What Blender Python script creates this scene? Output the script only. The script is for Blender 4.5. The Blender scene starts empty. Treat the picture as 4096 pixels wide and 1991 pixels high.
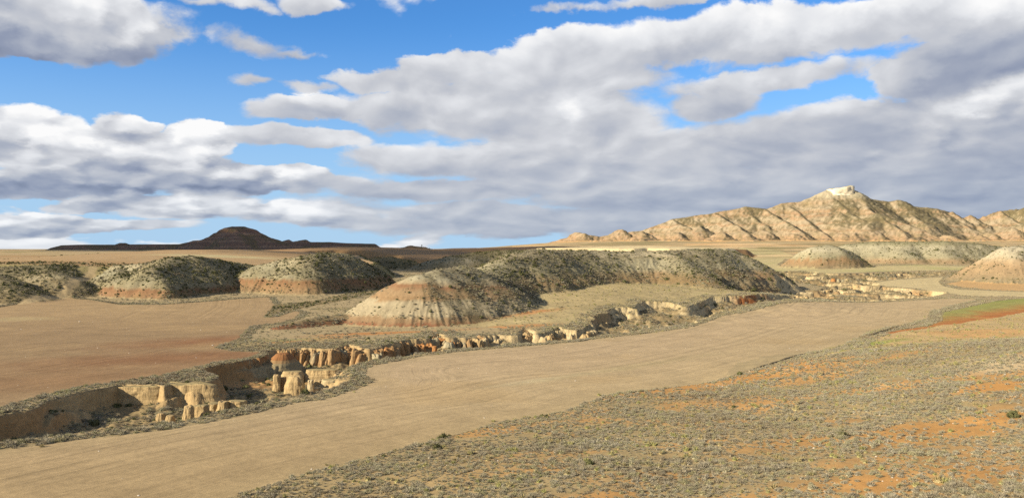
import bpy, math, random
import numpy as np
from mathutils import Vector

rng = np.random.default_rng(7)
random.seed(7)
scene = bpy.context.scene
C = scene.collection

# ------------------------------------------------------------------ camera, light, sky
CAM_Z = 30.0
FOC = 3548.0              # focal length in pixels of the 4096 wide photograph
CX, CY = 2048.0, 995.5
EXPOSURE = 1.15

cam_data = bpy.data.cameras.new("camera")
cam_data.sensor_width = 36.0
cam_data.lens = 36.0 * FOC / 4096.0
cam_data.clip_start = 0.5
cam_data.clip_end = 60000.0
cam = bpy.data.objects.new("camera", cam_data)
C.objects.link(cam)
cam.location = (0, 0, CAM_Z)
cam.rotation_euler = (math.radians(90), 0, 0)
scene.camera = cam

SUN_AZ = (-0.90, -0.43)
SUN_EL = math.radians(24.0)
_n = math.hypot(*SUN_AZ)
TO_SUN = Vector((SUN_AZ[0] / _n * math.cos(SUN_EL), SUN_AZ[1] / _n * math.cos(SUN_EL), math.sin(SUN_EL)))
sun_data = bpy.data.lights.new("sun", 'SUN')
sun_data.energy = 5.0
sun_data.angle = math.radians(0.53)
sun_data.color = (1.0, 0.895, 0.73)
sun = bpy.data.objects.new("sun", sun_data)
C.objects.link(sun)
sun.location = (-300, -100, 400)
sun.rotation_euler = (-TO_SUN).to_track_quat('-Z', 'Y').to_euler()

scene.view_settings.view_transform = 'Standard'
scene.view_settings.look = 'None'
scene.view_settings.exposure = EXPOSURE
scene.view_settings.gamma = 1.0
scene.view_settings.use_curve_mapping = False
scene.cycles.max_bounces = 4
scene.cycles.diffuse_bounces = 2
scene.cycles.glossy_bounces = 1
scene.cycles.transparent_max_bounces = 10
scene.cycles.use_denoising = False
scene.cycles.caustics_reflective = False
scene.cycles.caustics_refractive = False

world = bpy.data.worlds.new("World")
scene.world = world
world.use_nodes = True
BG = 0.1


class NB:
    """small helper that writes math into a node tree"""

    def __init__(self, tree):
        self.t = tree
        self.n = tree.nodes
        self.l = tree.links

    def node(self, kind, **kw):
        nd = self.n.new(kind)
        for k, v in kw.items():
            setattr(nd, k, v)
        return nd

    def put(self, sock, v):
        if isinstance(v, bpy.types.NodeSocket):
            self.l.new(v, sock)
        else:
            sock.default_value = v

    def m(self, op, a, b=None, c=None, clamp=False):
        nd = self.node('ShaderNodeMath', operation=op)
        nd.use_clamp = clamp
        self.put(nd.inputs[0], a)
        if b is not None:
            self.put(nd.inputs[1], b)
        if c is not None:
            self.put(nd.inputs[2], c)
        return nd.outputs[0]

    def vec(self, x, y, z=0.0):
        nd = self.node('ShaderNodeCombineXYZ')
        self.put(nd.inputs[0], x)
        self.put(nd.inputs[1], y)
        self.put(nd.inputs[2], z)
        return nd.outputs[0]

    def vm(self, op, a, b=None):
        nd = self.node('ShaderNodeVectorMath', operation=op)
        self.put(nd.inputs[0], a)
        if b is not None:
            self.put(nd.inputs[1], b)
        return nd.outputs['Value'] if op in ('LENGTH', 'DOT_PRODUCT', 'DISTANCE') else nd.outputs['Vector']

    def noise(self, v, scale=1.0, detail=4.0, rough=0.55, lac=2.0, dist=0.0, dims='3D', out='Fac', w=None):
        nd = self.node('ShaderNodeTexNoise', noise_dimensions=dims)
        if v is not None and 'Vector' in nd.inputs and dims != '1D':
            self.put(nd.inputs['Vector'], v)
        if w is not None:
            self.put(nd.inputs['W'], w)
        nd.inputs['Scale'].default_value = scale
        nd.inputs['Detail'].default_value = detail
        nd.inputs['Roughness'].default_value = rough
        nd.inputs['Lacunarity'].default_value = lac
        nd.inputs['Distortion'].default_value = dist
        return nd.outputs[0] if out == 'Fac' else nd.outputs[1]

    def ss(self, x, lo, hi, a=0.0, b=1.0):
        nd = self.node('ShaderNodeMapRange', interpolation_type='SMOOTHSTEP')
        self.put(nd.inputs['Value'], x)
        self.put(nd.inputs['From Min'], lo)
        self.put(nd.inputs['From Max'], hi)
        self.put(nd.inputs['To Min'], a)
        self.put(nd.inputs['To Max'], b)
        return nd.outputs[0]

    def lin(self, x, lo, hi, a=0.0, b=1.0):
        nd = self.node('ShaderNodeMapRange')
        self.put(nd.inputs['Value'], x)
        self.put(nd.inputs['From Min'], lo)
        self.put(nd.inputs['From Max'], hi)
        self.put(nd.inputs['To Min'], a)
        self.put(nd.inputs['To Max'], b)
        return nd.outputs[0]

    def mix(self, f, a, b, blend='MIX'):
        nd = self.node('ShaderNodeMix', data_type='RGBA', blend_type=blend)
        self.put(nd.inputs[0], f)
        self.put(nd.inputs[6], a)
        self.put(nd.inputs[7], b)
        return nd.outputs[2]

    def ramp(self, x, stops):
        nd = self.node('ShaderNodeValToRGB')
        els = nd.color_ramp.elements
        while len(els) > 1:
            els.remove(els[-1])
        els[0].position = stops[0][0]
        els[0].color = (*stops[0][1], 1)
        for p, c in stops[1:]:
            e = els.new(p)
            e.color = (*c, 1)
        self.put(nd.inputs[0], x)
        return nd.outputs[0]


def srgb(r, g, b):
    out = []
    for c in (r, g, b):
        c /= 255.0
        out.append(c / 12.92 if c <= 0.04045 else ((c + 0.055) / 1.055) ** 2.4)
    return tuple(out)


def sky_angles(sx, sy):
    a = math.atan((sx - CX) / FOC)
    e = math.atan((CY - sy) / FOC * math.cos(a))
    return math.degrees(a), math.degrees(e)


def build_sky():
    nt = world.node_tree
    nt.nodes.clear()
    nb = NB(nt)
    out = nb.node('ShaderNodeOutputWorld')
    bg = nb.node('ShaderNodeBackground')
    bg.inputs['Strength'].default_value = BG
    nt.links.new(bg.outputs[0], out.inputs[0])
    sky = nb.node('ShaderNodeTexSky')
    sky.sky_type = 'NISHITA'
    sky.sun_disc = False
    sky.sun_elevation = SUN_EL
    sky.sun_rotation = math.atan2(SUN_AZ[0], SUN_AZ[1])
    sky.altitude = 300
    sky.air_density = 1.0
    sky.dust_density = 0.0
    sky.ozone_density = 4.0

    tc = nb.node('ShaderNodeTexCoord')
    sep = nb.node('ShaderNodeSeparateXYZ')
    nt.links.new(tc.outputs['Generated'], sep.inputs[0])
    x, y, z = sep.outputs
    A = nb.m('MULTIPLY', nb.m('ARCTAN2', x, y), 57.2958)
    E = nb.m('MULTIPLY', nb.m('ARCSINE', z), 57.2958)
    # foreshortened coordinates: clouds get smaller and flatter towards the horizon
    E5 = nb.m('ADD', nb.m('MAXIMUM', E, 0.0), 7.0)
    u = nb.m('MULTIPLY', A, 0.135)
    v = nb.m('MULTIPLY', nb.m('LOGARITHM', E5, 2.71828), 3.9)
    P = nb.vec(u, v, 0.0)
    # domain warp
    w1 = nb.noise(P, 0.9, 3, 0.5, out='Color')
    w1 = nb.vm('SUBTRACT', w1, (0.5, 0.5, 0.5))
    w2 = nb.noise(P, 3.2, 6, 0.62, out='Color')
    w2 = nb.vm('SUBTRACT', w2, (0.5, 0.5, 0.5))
    sepw1 = nb.node('ShaderNodeSeparateXYZ')
    nt.links.new(w1, sepw1.inputs[0])
    sepw2 = nb.node('ShaderNodeSeparateXYZ')
    nt.links.new(w2, sepw2.inputs[0])
    sc = nb.m('DIVIDE', E5, 20.0)
    Aw = nb.m('ADD', A, nb.m('MULTIPLY', sc, nb.m('ADD', nb.m('MULTIPLY', sepw1.outputs[0], 5.0), nb.m('MULTIPLY', sepw2.outputs[0], 2.2))))
    Ew = nb.m('ADD', E, nb.m('MULTIPLY', sc, nb.m('ADD', nb.m('MULTIPLY', sepw1.outputs[1], 2.6), nb.m('MULTIPLY', sepw2.outputs[1], 1.5))))

    # cloud masses: S-space centre, radii, tilt (deg), hardness, brightness bottom, brightness top
    L = [
        # upper left cumulus
        (180, 70, 480, 150, 4, 1.0, 0.36, 0.86), (480, 170, 190, 75, -4, 0.9, 0.40, 0.72), (585, 120, 60, 75, 0, 0.8, 0.55, 0.80),
        (60, 190, 330, 60, 0, 1.0, 0.30, 0.52),
        # left cumulus bank
        (70, 560, 210, 110, 0, 1.1, 0.45, 0.95), (330, 600, 330, 85, -6, 1.1, 0.42, 1.02), (520, 505, 140, 65, -8, 1.0, 0.55, 0.85),
        (760, 580, 150, 105, 0, 1.1, 0.52, 1.05), (640, 600, 160, 90, 0, 1.0, 0.50, 0.9),
        (350, 710, 560, 70, 3, 1.1, 0.30, 0.62), (900, 735, 330, 55, 4, 1.0, 0.30, 0.72), (1210, 725, 130, 60, 0, 1.0, 0.42, 0.80),
        (640, 820, 420, 55, 0, 0.8, 0.50, 0.80), (1250, 860, 320, 50, -2, 0.9, 0.55, 0.95), (200, 900, 520, 40, 2, 0.7, 0.48, 0.78),
        # thin shreds
        (1010, 190, 150, 42, -8, 0.30, 0.45, 0.60), (1180, 225, 120, 22, 4, 0.22, 0.45, 0.60), (1010, 340, 110, 26, 5, 0.30, 0.5, 0.6), (1240, 355, 120, 28, 0, 0.22, 0.5, 0.6),
        (920, 5, 190, 30, 0, 0.5, 0.6, 0.8), (1220, 0, 150, 45, 0, 0.6, 0.6, 0.8), (2700, 5, 560, 28, 3, 0.45, 0.55, 0.75),
        # centre mass
        (1250, 450, 260, 45, 4, 0.7, 0.52, 0.70), (1150, 560, 330, 50, 0, 0.8, 0.56, 0.74), (1800, 245, 240, 70, 4, 0.9, 0.58, 0.74), (1560, 330, 200, 60, 0, 0.7, 0.56, 0.70),
        (1900, 420, 480, 130, 2, 0.9, 0.52, 0.74), (2300, 480, 380, 150, 0, 1.0, 0.54, 0.80), (2250, 640, 560, 110, 3, 1.1, 0.34, 0.80), (1700, 650, 360, 70, 0, 0.8, 0.5, 0.76),
        (2290, 450, 45, 45, 0, 0.9, 0.95, 1.05), (2850, 420, 170, 60, 0, 0.9, 0.42, 0.66), (3050, 330, 420, 45, 5, 0.7, 0.55, 0.68), (2380, 330, 340, 60, 0, 0.6, 0.56, 0.68),
        (1750, 760, 600, 50, 0, 0.8, 0.46, 0.66), (1900, 850, 560, 55, 0, 0.8, 0.42, 0.60),
        # long diagonal bank
        (2300, 215, 420, 85, 6, 0.9, 0.56, 0.78), (2750, 175, 620, 115, 5, 1.1, 0.52, 0.98), (3450, 95, 780, 110, 6, 1.1, 0.50, 1.00), (4050, 40, 500, 110, 5, 1.1, 0.42, 0.98),
        # broad soft bank behind
        (2600, 720, 1300, 150, 2, 0.45, 0.46, 0.70), (3500, 720, 1000, 170, 2, 1.0, 0.40, 0.60), (2700, 880, 1500, 75, 0, 0.9, 0.46, 0.54),
        # dark upper right
        (3850, 260, 260, 140, 18, 0.8, 0.26, 0.40), (4080, 200, 230, 140, 0, 0.9, 0.28, 0.42), (3620, 300, 110, 60, 18, 0.7, 0.5, 0.66),
        # big right bank
        (3300, 560, 900, 130, 3, 1.2, 0.34, 0.66), (4000, 640, 700, 190, 3, 1.2, 0.26, 0.52), (3950, 450, 260, 95, 22, 1.1, 0.55, 1.02), (3780, 560, 150, 60, 25, 1.0, 0.5, 0.92), (4060, 360, 140, 70, 20, 1.0, 0.70, 1.02),
        (3500, 800, 900, 100, 0, 1.2, 0.34, 0.36), (3480, 618, 60, 22, 10, 0.9, 0.85, 0.95), (2700, 780, 560, 90, 0, 1.0, 0.26, 0.52), (2500, 900, 700, 60, 0, 0.9, 0.34, 0.48),
        (4300, 820, 700, 120, 0, 1.2, 0.34, 0.36),
    ]
    dens = None
    wsum = None
    bsum = None
    psum = None
    pt = nb.vec(Aw, Ew, 0.0)
    for (sx, sy, rx, ry, tilt, hard, b0, b1) in L:
        a0, e0 = sky_angles(sx, sy)
        big = 1.03 if sx > 1300 and sy > 150 else 0.96
        ra = rx / FOC * 57.3 * big
        re_ = ry / FOC * 57.3 * big
        mp = nb.node('ShaderNodeMapping', vector_type='TEXTURE')
        nt.links.new(pt, mp.inputs['Vector'])
        mp.inputs['Location'].default_value = (a0, e0, 0)
        mp.inputs['Rotation'].default_value = (0, 0, math.radians(tilt))
        mp.inputs['Scale'].default_value = (ra, re_, 1)
        q = mp.outputs[0]
        r = nb.vm('LENGTH', q)
        s = nb.m('MULTIPLY_ADD', r, -hard, hard)
        dens = s if dens is None else nb.m('MAXIMUM', dens, s)
        wgt = nb.m('POWER', nb.m('MAXIMUM', nb.m('SUBTRACT', 1.35, r), 0.001), 2.0)
        sp = nb.node('ShaderNodeSeparateXYZ')
        nt.links.new(q, sp.inputs[0])
        br = nb.ss(sp.outputs[1], -1.0, 1.0, b0, b1)
        wsum = wgt if wsum is None else nb.m('ADD', wsum, wgt)
        wb = nb.m('MULTIPLY', wgt, br)
        bsum = wb if bsum is None else nb.m('ADD', bsum, wb)
        pf = 1.0 if (sx < 1350 and sy > 400 and (sx, sy) not in ((1250, 450), (1150, 560))) or (sx > 3700 and 300 < sy < 600) or (sx, sy) == (2290, 450) else (0.8 if sx < 700 else 0.48)
        wp = nb.m('MULTIPLY', wgt, pf)
        psum = wp if psum is None else nb.m('ADD', psum, wp)
    bri = nb.m('DIVIDE', nb.m('ADD', bsum, 0.0085), nb.m('ADD', wsum, 0.01))  # constants whiten the unseen clouds, which lifts the ambient light

    puff = nb.m('DIVIDE', nb.m('ADD', psum, 0.006), nb.m('ADD', wsum, 0.01))

    # cloud cover all round the sky, thickened out of view to add ambient light
    cover = nb.noise(P, 0.55, 5, 0.55)
    outside = nb.ss(nb.m('ABSOLUTE', A), 33.0, 42.0)
    high = nb.ss(E, 17.0, 24.0)
    outside = nb.m('MAXIMUM', outside, high)
    gen = nb.m('SUBTRACT', nb.m('MULTIPLY', cover, 3.0), nb.m('MULTIPLY_ADD', outside, -0.50, 2.03))
    low = nb.ss(E, 0.0, 5.0, 0.62, 0.0)
    gen = nb.m('ADD', gen, low)
    D = nb.m('MAXIMUM', dens, gen)

    # cumulus detail
    def fb(off):
        q = nb.vm('ADD', P, off)
        n1 = nb.noise(q, 1.5, 9, 0.60, dist=0.2)
        return n1
    n0 = fb((0, 0, 3.1))
    nd0 = nb.noise(nb.vm('ADD', P, (0, 0, 3.1)), 1.5, 4, 0.48, dist=0.5)
    nds = nb.noise(nb.vm('ADD', P, (-0.10, 0.17, 3.1)), 1.5, 4, 0.48, dist=0.5)
    nl = nb.noise(nb.vm('ADD', P, (0, 0, 7.0)), 0.8, 3, 0.5)
    nls = nb.noise(nb.vm('ADD', P, (-0.22, 0.34, 7.0)), 0.8, 3, 0.5)
    D = nb.m('ADD', nb.m('ADD', D, 0.03), nb.m('MULTIPLY', nb.m('SUBTRACT', n0, 0.5), 0.9))
    def billow(off):
        wv = nb.vm('SCALE', w2)
        wv.node.inputs['Scale'].default_value = 0.35
        q = nb.vm('ADD', nb.vm('ADD', P, off), wv)
        vo = nb.node('ShaderNodeTexVoronoi', voronoi_dimensions='2D', feature='SMOOTH_F1', normalize=True)
        nb.put(vo.inputs['Vector'], q)
        vo.inputs['Scale'].default_value = 1.25
        vo.inputs['Detail'].default_value = 2.0
        vo.inputs['Roughness'].default_value = 0.5
        vo.inputs['Smoothness'].default_value = 0.35
        return nb.m('SUBTRACT', 1.0, vo.outputs['Distance'])
    b0_ = billow((0, 0, 0))
    bs_ = billow((-0.07, 0.12, 0))
    D = nb.m('ADD', D, nb.m('MULTIPLY', nb.m('MULTIPLY', puff, nb.m('SUBTRACT', b0_, 0.62)), 1.1))
    soft = nb.noise(nb.vm('ADD', P, (5, 1, 1)), 0.7, 2, 0.5)
    edge = nb.m('MULTIPLY_ADD', puff, -0.24, nb.lin(soft, 0.35, 0.65, 0.30, 0.50))
    alpha = nb.ss(D, 0.0, edge)
    emb = nb.m('ADD', nb.m('MULTIPLY', nb.m('SUBTRACT', nd0, nds), 0.45), nb.m('MULTIPLY', nb.m('SUBTRACT', nl, nls), 0.5))
    emb = nb.m('ADD', emb, nb.m('MULTIPLY', nb.m('MULTIPLY', nb.m('POWER', puff, 2.0), nb.m('SUBTRACT', b0_, bs_)), 2.1))
    bri = nb.m('ADD', bri, emb)
    bri = nb.m('ADD', bri, nb.m('MULTIPLY', nb.m('SUBTRACT', n0, 0.5), 0.12))
    bri = nb.m('MULTIPLY_ADD', bri, 1.16, -0.10)
    k = 1.0 / (2 ** EXPOSURE * BG)
    stops = [(0.0, srgb(122, 133, 158)), (0.2, srgb(145, 155, 178)), (0.4, srgb(172, 179, 194)), (0.62, srgb(201, 204, 211)), (0.82, srgb(229, 231, 235)), (1.0, srgb(252, 252, 252))]
    ccol = nb.ramp(bri, stops)
    ccol = nb.vm('MULTIPLY', ccol, (k, k, k))
    # air between camera and far clouds
    skyc = nb.vm('MULTIPLY', sky.outputs[0], (SKY_R, SKY_G, SKY_B))
    pale = srgb(176, 207, 240)
    skyc = nb.mix(nb.ss(E, 0.0, 15.0, 0.85, 0.0), skyc, (pale[0] * k, pale[1] * k, pale[2] * k, 1))
    thin = nb.ss(E, 0.0, 7.0, 0.90, 1.0)
    fin = nb.mix(nb.m('MULTIPLY', alpha, thin), skyc, ccol)
    nt.links.new(fin, bg.inputs['Color'])
    world.cycles.sampling_method = 'MANUAL'
    world.cycles.sample_map_resolution = 512


SKY_R, SKY_G, SKY_B = 0.30, 0.545, 0.76
build_sky()

# ------------------------------------------------------------------ noise
_perm = rng.permutation(256)
_perm = np.concatenate([_perm, _perm]).astype(np.int32)
_ga = rng.random(256) * 2 * np.pi
_gx, _gy = np.cos(_ga).astype(np.float32), np.sin(_ga).astype(np.float32)


def pnoise(x, y, seed=0):
    x = np.asarray(x, np.float64) + seed * 17.31
    y = np.asarray(y, np.float64) + seed * 9.77
    xi = np.floor(x)
    yi = np.floor(y)
    xf = (x - xi).astype(np.float32)
    yf = (y - yi).astype(np.float32)
    X = xi.astype(np.int64) & 255
    Y = yi.astype(np.int64) & 255
    u = xf * xf * xf * (xf * (xf * 6 - 15) + 10)
    v = yf * yf * yf * (yf * (yf * 6 - 15) + 10)
    A = _perm[X] + Y
    B = _perm[X + 1] + Y

    def g(h, dx, dy):
        k = _perm[h & 511]
        return _gx[k] * dx + _gy[k] * dy
    n00 = g(A, xf, yf)
    n10 = g(B, xf - 1, yf)
    n01 = g(A + 1, xf, yf - 1)
    n11 = g(B + 1, xf - 1, yf - 1)
    return (n00 * (1 - u) + n10 * u) * (1 - v) + (n01 * (1 - u) + n11 * u) * v   # about -0.7..0.7


def fbm(x, y, octv=4, seed=0, gain=0.5):
    s = 0.0
    a = 1.0
    f = 1.0
    for o in range(octv):
        s = s + a * pnoise(x * f, y * f, seed + o * 3)
        a *= gain
        f *= 2.03
    return s


def ridged(x, y, octv=3, seed=0):
    s = 0.0
    a = 1.0
    f = 1.0
    for o in range(octv):
        s = s + a * (1 - 2.6 * np.abs(pnoise(x * f, y * f, seed + o * 5)))
        a *= 0.5
        f *= 2.1
    return s / 1.75


def sstep(a, b, x):
    t = np.clip((x - a) / (b - a), 0, 1)
    return t * t * (3 - 2 * t)


def smax(a, b, k):
    h = np.clip(0.5 + 0.5 * (b - a) / k, 0, 1)
    return a * (1 - h) + b * h + k * h * (1 - h)


# ------------------------------------------------------------------ from picture to ground
def zb(Y):
    """long profile of the valley floor"""
    s = 0.016 * 30 * np.logaddexp(0, (np.asarray(Y, float) - 390) / 30)
    return 27 - 4 * np.logaddexp(0, (27 - s) / 4)


_ty = np.geomspace(40, 9000, 4000)
_tt = (CAM_Z - (zb(_ty) - zb(100.0))) / _ty
ZB0 = float(zb(100.0))


def base(Y):
    return zb(Y) - ZB0


def gy(sy):
    t = (np.asarray(sy, float) - CY) / FOC
    return np.interp(-t, -_tt, _ty)


def G(sx, sy):
    """picture point -> valley floor"""
    Y = float(gy(sy))
    return ((sx - CX) / FOC * Y, Y)


def GP(pts):
    return np.array([G(a, b) for a, b in pts])


def D3(sx, sy, Y):
    """picture point at a known distance"""
    return ((sx - CX) / FOC * Y, Y, CAM_Z - (sy - CY) / FOC * Y)


def poly_sd(px, py, poly):
    """signed distance to a polygon, positive inside"""
    n = len(poly)
    d2 = np.full(px.shape, 1e18)
    inside = np.zeros(px.shape, bool)
    for i in range(n):
        ax, ay = poly[i]
        bx, by = poly[(i + 1) % n]
        ex, ey = bx - ax, by - ay
        L = ex * ex + ey * ey + 1e-9
        t = np.clip(((px - ax) * ex + (py - ay) * ey) / L, 0, 1)
        d2 = np.minimum(d2, (px - ax - t * ex) ** 2 + (py - ay - t * ey) ** 2)
        if ay != by:
            cond = ((ay > py) != (by > py)) & (px < ex * (py - ay) / ey + ax)
            inside ^= cond
    d = np.sqrt(d2)
    return np.where(inside, d, -d)


def line_d(px, py, pl):
    """distance to a polyline and the position along it"""
    best = np.full(px.shape, 1e18)
    al = np.zeros(px.shape)
    acc = 0.0
    for i in range(len(pl) - 1):
        ax, ay = pl[i][:2]
        bx, by = pl[i + 1][:2]
        ex, ey = bx - ax, by - ay
        L = math.hypot(ex, ey) + 1e-9
        t = np.clip(((px - ax) * ex + (py - ay) * ey) / (L * L), 0, 1)
        d = (px - ax - t * ex) ** 2 + (py - ay - t * ey) ** 2
        m = d < best
        best = np.where(m, d, best)
        al = np.where(m, acc + t * L, al)
        acc += L
    return np.sqrt(best), al


# ------------------------------------------------------------------ plan of the place (read off the photograph)
FIELD_NEAR = [(3907, 1198), (3811, 1220), (3715, 1246), (3709, 1272), (3603, 1300), (3476, 1326), (3428, 1351), (3338, 1396), (3223, 1429), (3058, 1482), (2861, 1528), (2663, 1554), (2466, 1574), (2400, 1590), (2258, 1646), (1988, 1693), (1813, 1741), (1606, 1797), (1352, 1860), (1113, 1927), (930, 1988), (600, 2090), (100, 2250)]
FIELD_FAR = [(-900, 1960), (-300, 1850), (0, 1798), (160, 1779), (319, 1757), (479, 1741), (639, 1722), (799, 1696), (924, 1672), (1019, 1649), (1179, 1611), (1279, 1600), (1359, 1580), (1455, 1545), (1493, 1519), (1464, 1507), (1458, 1484), (1487, 1462), (1599, 1441), (1692, 1424), (1819, 1408), (2043, 1389), (2299, 1368), (2400, 1353), (2600, 1332), (2775, 1309), (2887, 1276), (3124, 1241), (3322, 1218), (3620, 1203), (3790, 1193), (3890, 1194)]
P_MAIN = GP(FIELD_NEAR + [(-900, 2300)] + FIELD_FAR)
L_NEAR = GP(FIELD_NEAR)
L_FAR = GP(FIELD_FAR)
LEFT_NEAR = [(-500, 1760), (-200, 1690), (0, 1627), (160, 1578), (319, 1546), (479, 1523), (639, 1501), (767, 1466), (896, 1443), (992, 1430), (1040, 1410)]
P_LEFT = GP([(-500, 1300), (-200, 1262), (0, 1229), (105, 1210), (192, 1186), (287, 1194), (367, 1200), (479, 1219), (639, 1219), (799, 1208), (1000, 1192), (1076, 1188), (1097, 1222), (1050, 1270), (1113, 1266), (1180, 1243), (1200, 1250), (1170, 1276), (1102, 1293), (996, 1304), (954, 1352), (858, 1390), (921, 1404), (1040, 1408)] + LEFT_NEAR[::-1][1:])
L_LEFT = GP(LEFT_NEAR)
P_GREEN = GP([(4500, 1150), (4096, 1193), (3987, 1203), (3901, 1222), (3773, 1249), (3763, 1272), (3770, 1281), (3715, 1304), (3604, 1319), (3533, 1332), (3572, 1337), (3683, 1323), (3843, 1302), (3971, 1281), (4096, 1252), (4500, 1190)])
P_FALLOW = GP([(3572, 1342), (3683, 1328), (3843, 1308), (3971, 1290), (4096, 1270), (4500, 1230), (4500, 1380), (4096, 1392), (3880, 1412), (3700, 1430), (3400, 1462), (3100, 1490), (3060, 1490), (3223, 1437), (3345, 1404), (3445, 1360)])
P_PALE = GP([(3489, 1131), (3588, 1118), (3773, 1107), (3754, 1128), (3773, 1144), (3843, 1157), (3971, 1163), (4096, 1167), (4500, 1172), (4500, 1188), (4096, 1185), (3875, 1184), (3798, 1173), (3652, 1153), (3540, 1144)])
P_TAN = GP([(3779, 1135), (3875, 1121), (3910, 1121), (3933, 1132), (4096, 1137), (4500, 1140), (4500, 1168), (4096, 1164), (3971, 1159), (3859, 1149)])
P_BACK = GP([(2950, 1087), (3300, 1093), (3600, 1083), (3880, 1081), (3990, 1066), (3700, 1062), (3520, 1065), (3440, 1074), (3300, 1077), (3160, 1069), (3105, 1058), (3140, 1036), (3200, 1030), (3120, 1016), (2960, 1012), (2900, 1030)])
# gully near camera
P_GULA = GP([(-500, 1790), (-200, 1715), (-60, 1673), (48, 1651), (100, 1640), (153, 1624), (236, 1587), (351, 1559), (479, 1537), (601, 1538), (635, 1536), (655, 1545), (675, 1538), (700, 1531), (750, 1530), (795, 1532), (850, 1512), (846, 1494), (800, 1480), (830, 1466), (905, 1452), (985, 1440), (1050, 1428), (1060, 1412), (1085, 1397), (1199, 1392), (1343, 1398), (1391, 1382), (1471, 1398), (1567, 1385), (1600, 1395), (1560, 1430), (1450, 1452), (1420, 1470), (1425, 1500), (1440, 1515), (1400, 1542), (1300, 1566), (1150, 1594), (1000, 1625), (880, 1655), (760, 1683), (560, 1705), (330, 1728), (160, 1752), (0, 1772), (-250, 1815)])
P_GULB = GP([(1540, 1432), (1532, 1390), (1605, 1366), (1698, 1360), (1735, 1345), (1756, 1332), (1780, 1350), (1804, 1357), (1893, 1353), (1979, 1337), (2060, 1340), (2091, 1319), (2113, 1319), (2152, 1337), (2228, 1315), (2309, 1329), (2360, 1303), (2424, 1278), (2472, 1265), (2535, 1268), (2571, 1249), (2673, 1249), (2743, 1259), (2836, 1230), (2935, 1227), (2990, 1222), (3060, 1210), (3156, 1190), (3200, 1184), (3251, 1187), (3309, 1204), (3200, 1218), (3050, 1238), (2880, 1264), (2780, 1298), (2600, 1320), (2400, 1342), (2299, 1357), (2043, 1379), (1819, 1398), (1692, 1412), (1600, 1428)])
P_GULC = GP([(3050, 1087), (3200, 1083), (3350, 1097), (3480, 1092), (3700, 1085), (3880, 1086), (3860, 1099), (3650, 1110), (3500, 1126), (3530, 1146), (3640, 1155), (3790, 1170), (3770, 1182), (3600, 1199), (3340, 1214), (3230, 1205), (3150, 1180), (3090, 1163), (3250, 1160), (3320, 1150), (3200, 1130), (3060, 1105)])

# hills: crest polylines (picture x, picture y, distance), side slope, crest rounding, knee height, knee steepness
HILLS = {}


def hill(key, lines, slope=0.62, r=6.0, knee=None, kst=1.8, rill=1.6, rf=0.16, k=2.0, edge=None):
    HILLS[key] = dict(lines=[[D3(*p) for p in ln] for ln in lines], slope=slope, r=r, knee=knee, kst=kst, rill=rill, rf=rf, k=k, edge=edge)


hill('cone', [[(1690, 1096, 370), (1745, 1079, 376), (1849, 1065, 392), (1895, 1076, 408), (1950, 1092, 438), (2003, 1046, 470)]], 0.60, 6, 4.5, 1.5, 0.9, 0.42)
hill('mesa', [[(1955, 1085, 440), (2001, 1041, 462), (2061, 1012, 480), (2148, 996, 500), (2224, 1000, 518), (2333, 1002, 534), (2496, 1006, 545), (2640, 1003, 548), (2780, 1000, 565), (2850, 998, 585), (2925, 1006, 600)],
              [(2640, 1006, 552), (2706, 1026, 535), (2770, 1075, 515), (2840, 1120, 497)],
              [(2900, 1004, 595), (2955, 1022, 590), (3000, 1058, 580)],
              [(2130, 998, 498), (2120, 1060, 468), (2090, 1130, 445)]], 0.60, 7, 9.0, 1.35, 2.2, 0.12)
hill('left', [[(470, 1062, 585), (572, 1055, 570), (662, 1034, 556), (758, 1022, 572), (821, 1031, 590), (901, 1044, 612), (985, 1058, 640)],
              [(690, 1030, 556), (612, 1074, 528), (634, 1113, 514), (668, 1150, 502)], [(480, 1075, 560), (500, 1110, 530)]], 0.58, 6, 7.0, 1.9, 1.8, 0.2)
hill('right_of_left', [[(1050, 1058, 585), (1110, 1042, 580), (1219, 1020, 578), (1298, 1011, 595), (1365, 1014, 620), (1440, 1047, 650), (1520, 1092, 670)],
                       [(1250, 1016, 580), (1226, 1060, 560), (1236, 1100, 547)]], 0.62, 6, 9.0, 1.6, 1.8, 0.2)
hill('edge', [[(-330, 1080, 540), (-150, 1073, 545), (0, 1069, 552), (192, 1060, 566), (330, 1062, 585)],
              [(-60, 1090, 520), (10, 1110, 505), (60, 1150, 486)], [(200, 1075, 550), (240, 1100, 530)]], 0.48, 8, None, 1.8, 2.0, 0.1)
hill('bank_right', [[(3235, 996, 985), (3256, 987, 985), (3313, 979, 990), (3358, 992, 995)]], 0.60, 8, 18, 1.3, 1.6, 0.15)
hill('ridge_right', [[(3290, 1000, 1150), (3400, 975, 1160), (3492, 965, 1160), (3620, 966, 1155), (3773, 965, 1150), (3900, 972, 1165), (3990, 985, 1180)], [(3620, 968, 1150), (3600, 1000, 1115)], [(3773, 966, 1148), (3760, 1000, 1110)]], 0.48, 10, None, 1.5, 2.6, 0.08)
hill('hill_edge_right', [[(4030, 986, 705), (4096, 980, 712), (4250, 972, 720), (4500, 975, 730)], [(4080, 985, 705), (4060, 1030, 680)]], 0.74, 5, 13, 0.8, 3.0, 0.22)
hill('dark_mid', [[(1740, 1038, 905), (1810, 1022, 915), (1900, 1010, 930), (2010, 1000, 950), (2100, 1000, 980)], [(1900, 1012, 925), (1885, 1035, 900)]], 0.46, 8, None, 1.4, 1.8, 0.1)
hill('hummock', [[(1500, 1031, 960), (1560, 1027, 965), (1605, 1036, 970)]], 0.40, 10, None, 1.4, 1.2, 0.1)
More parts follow.
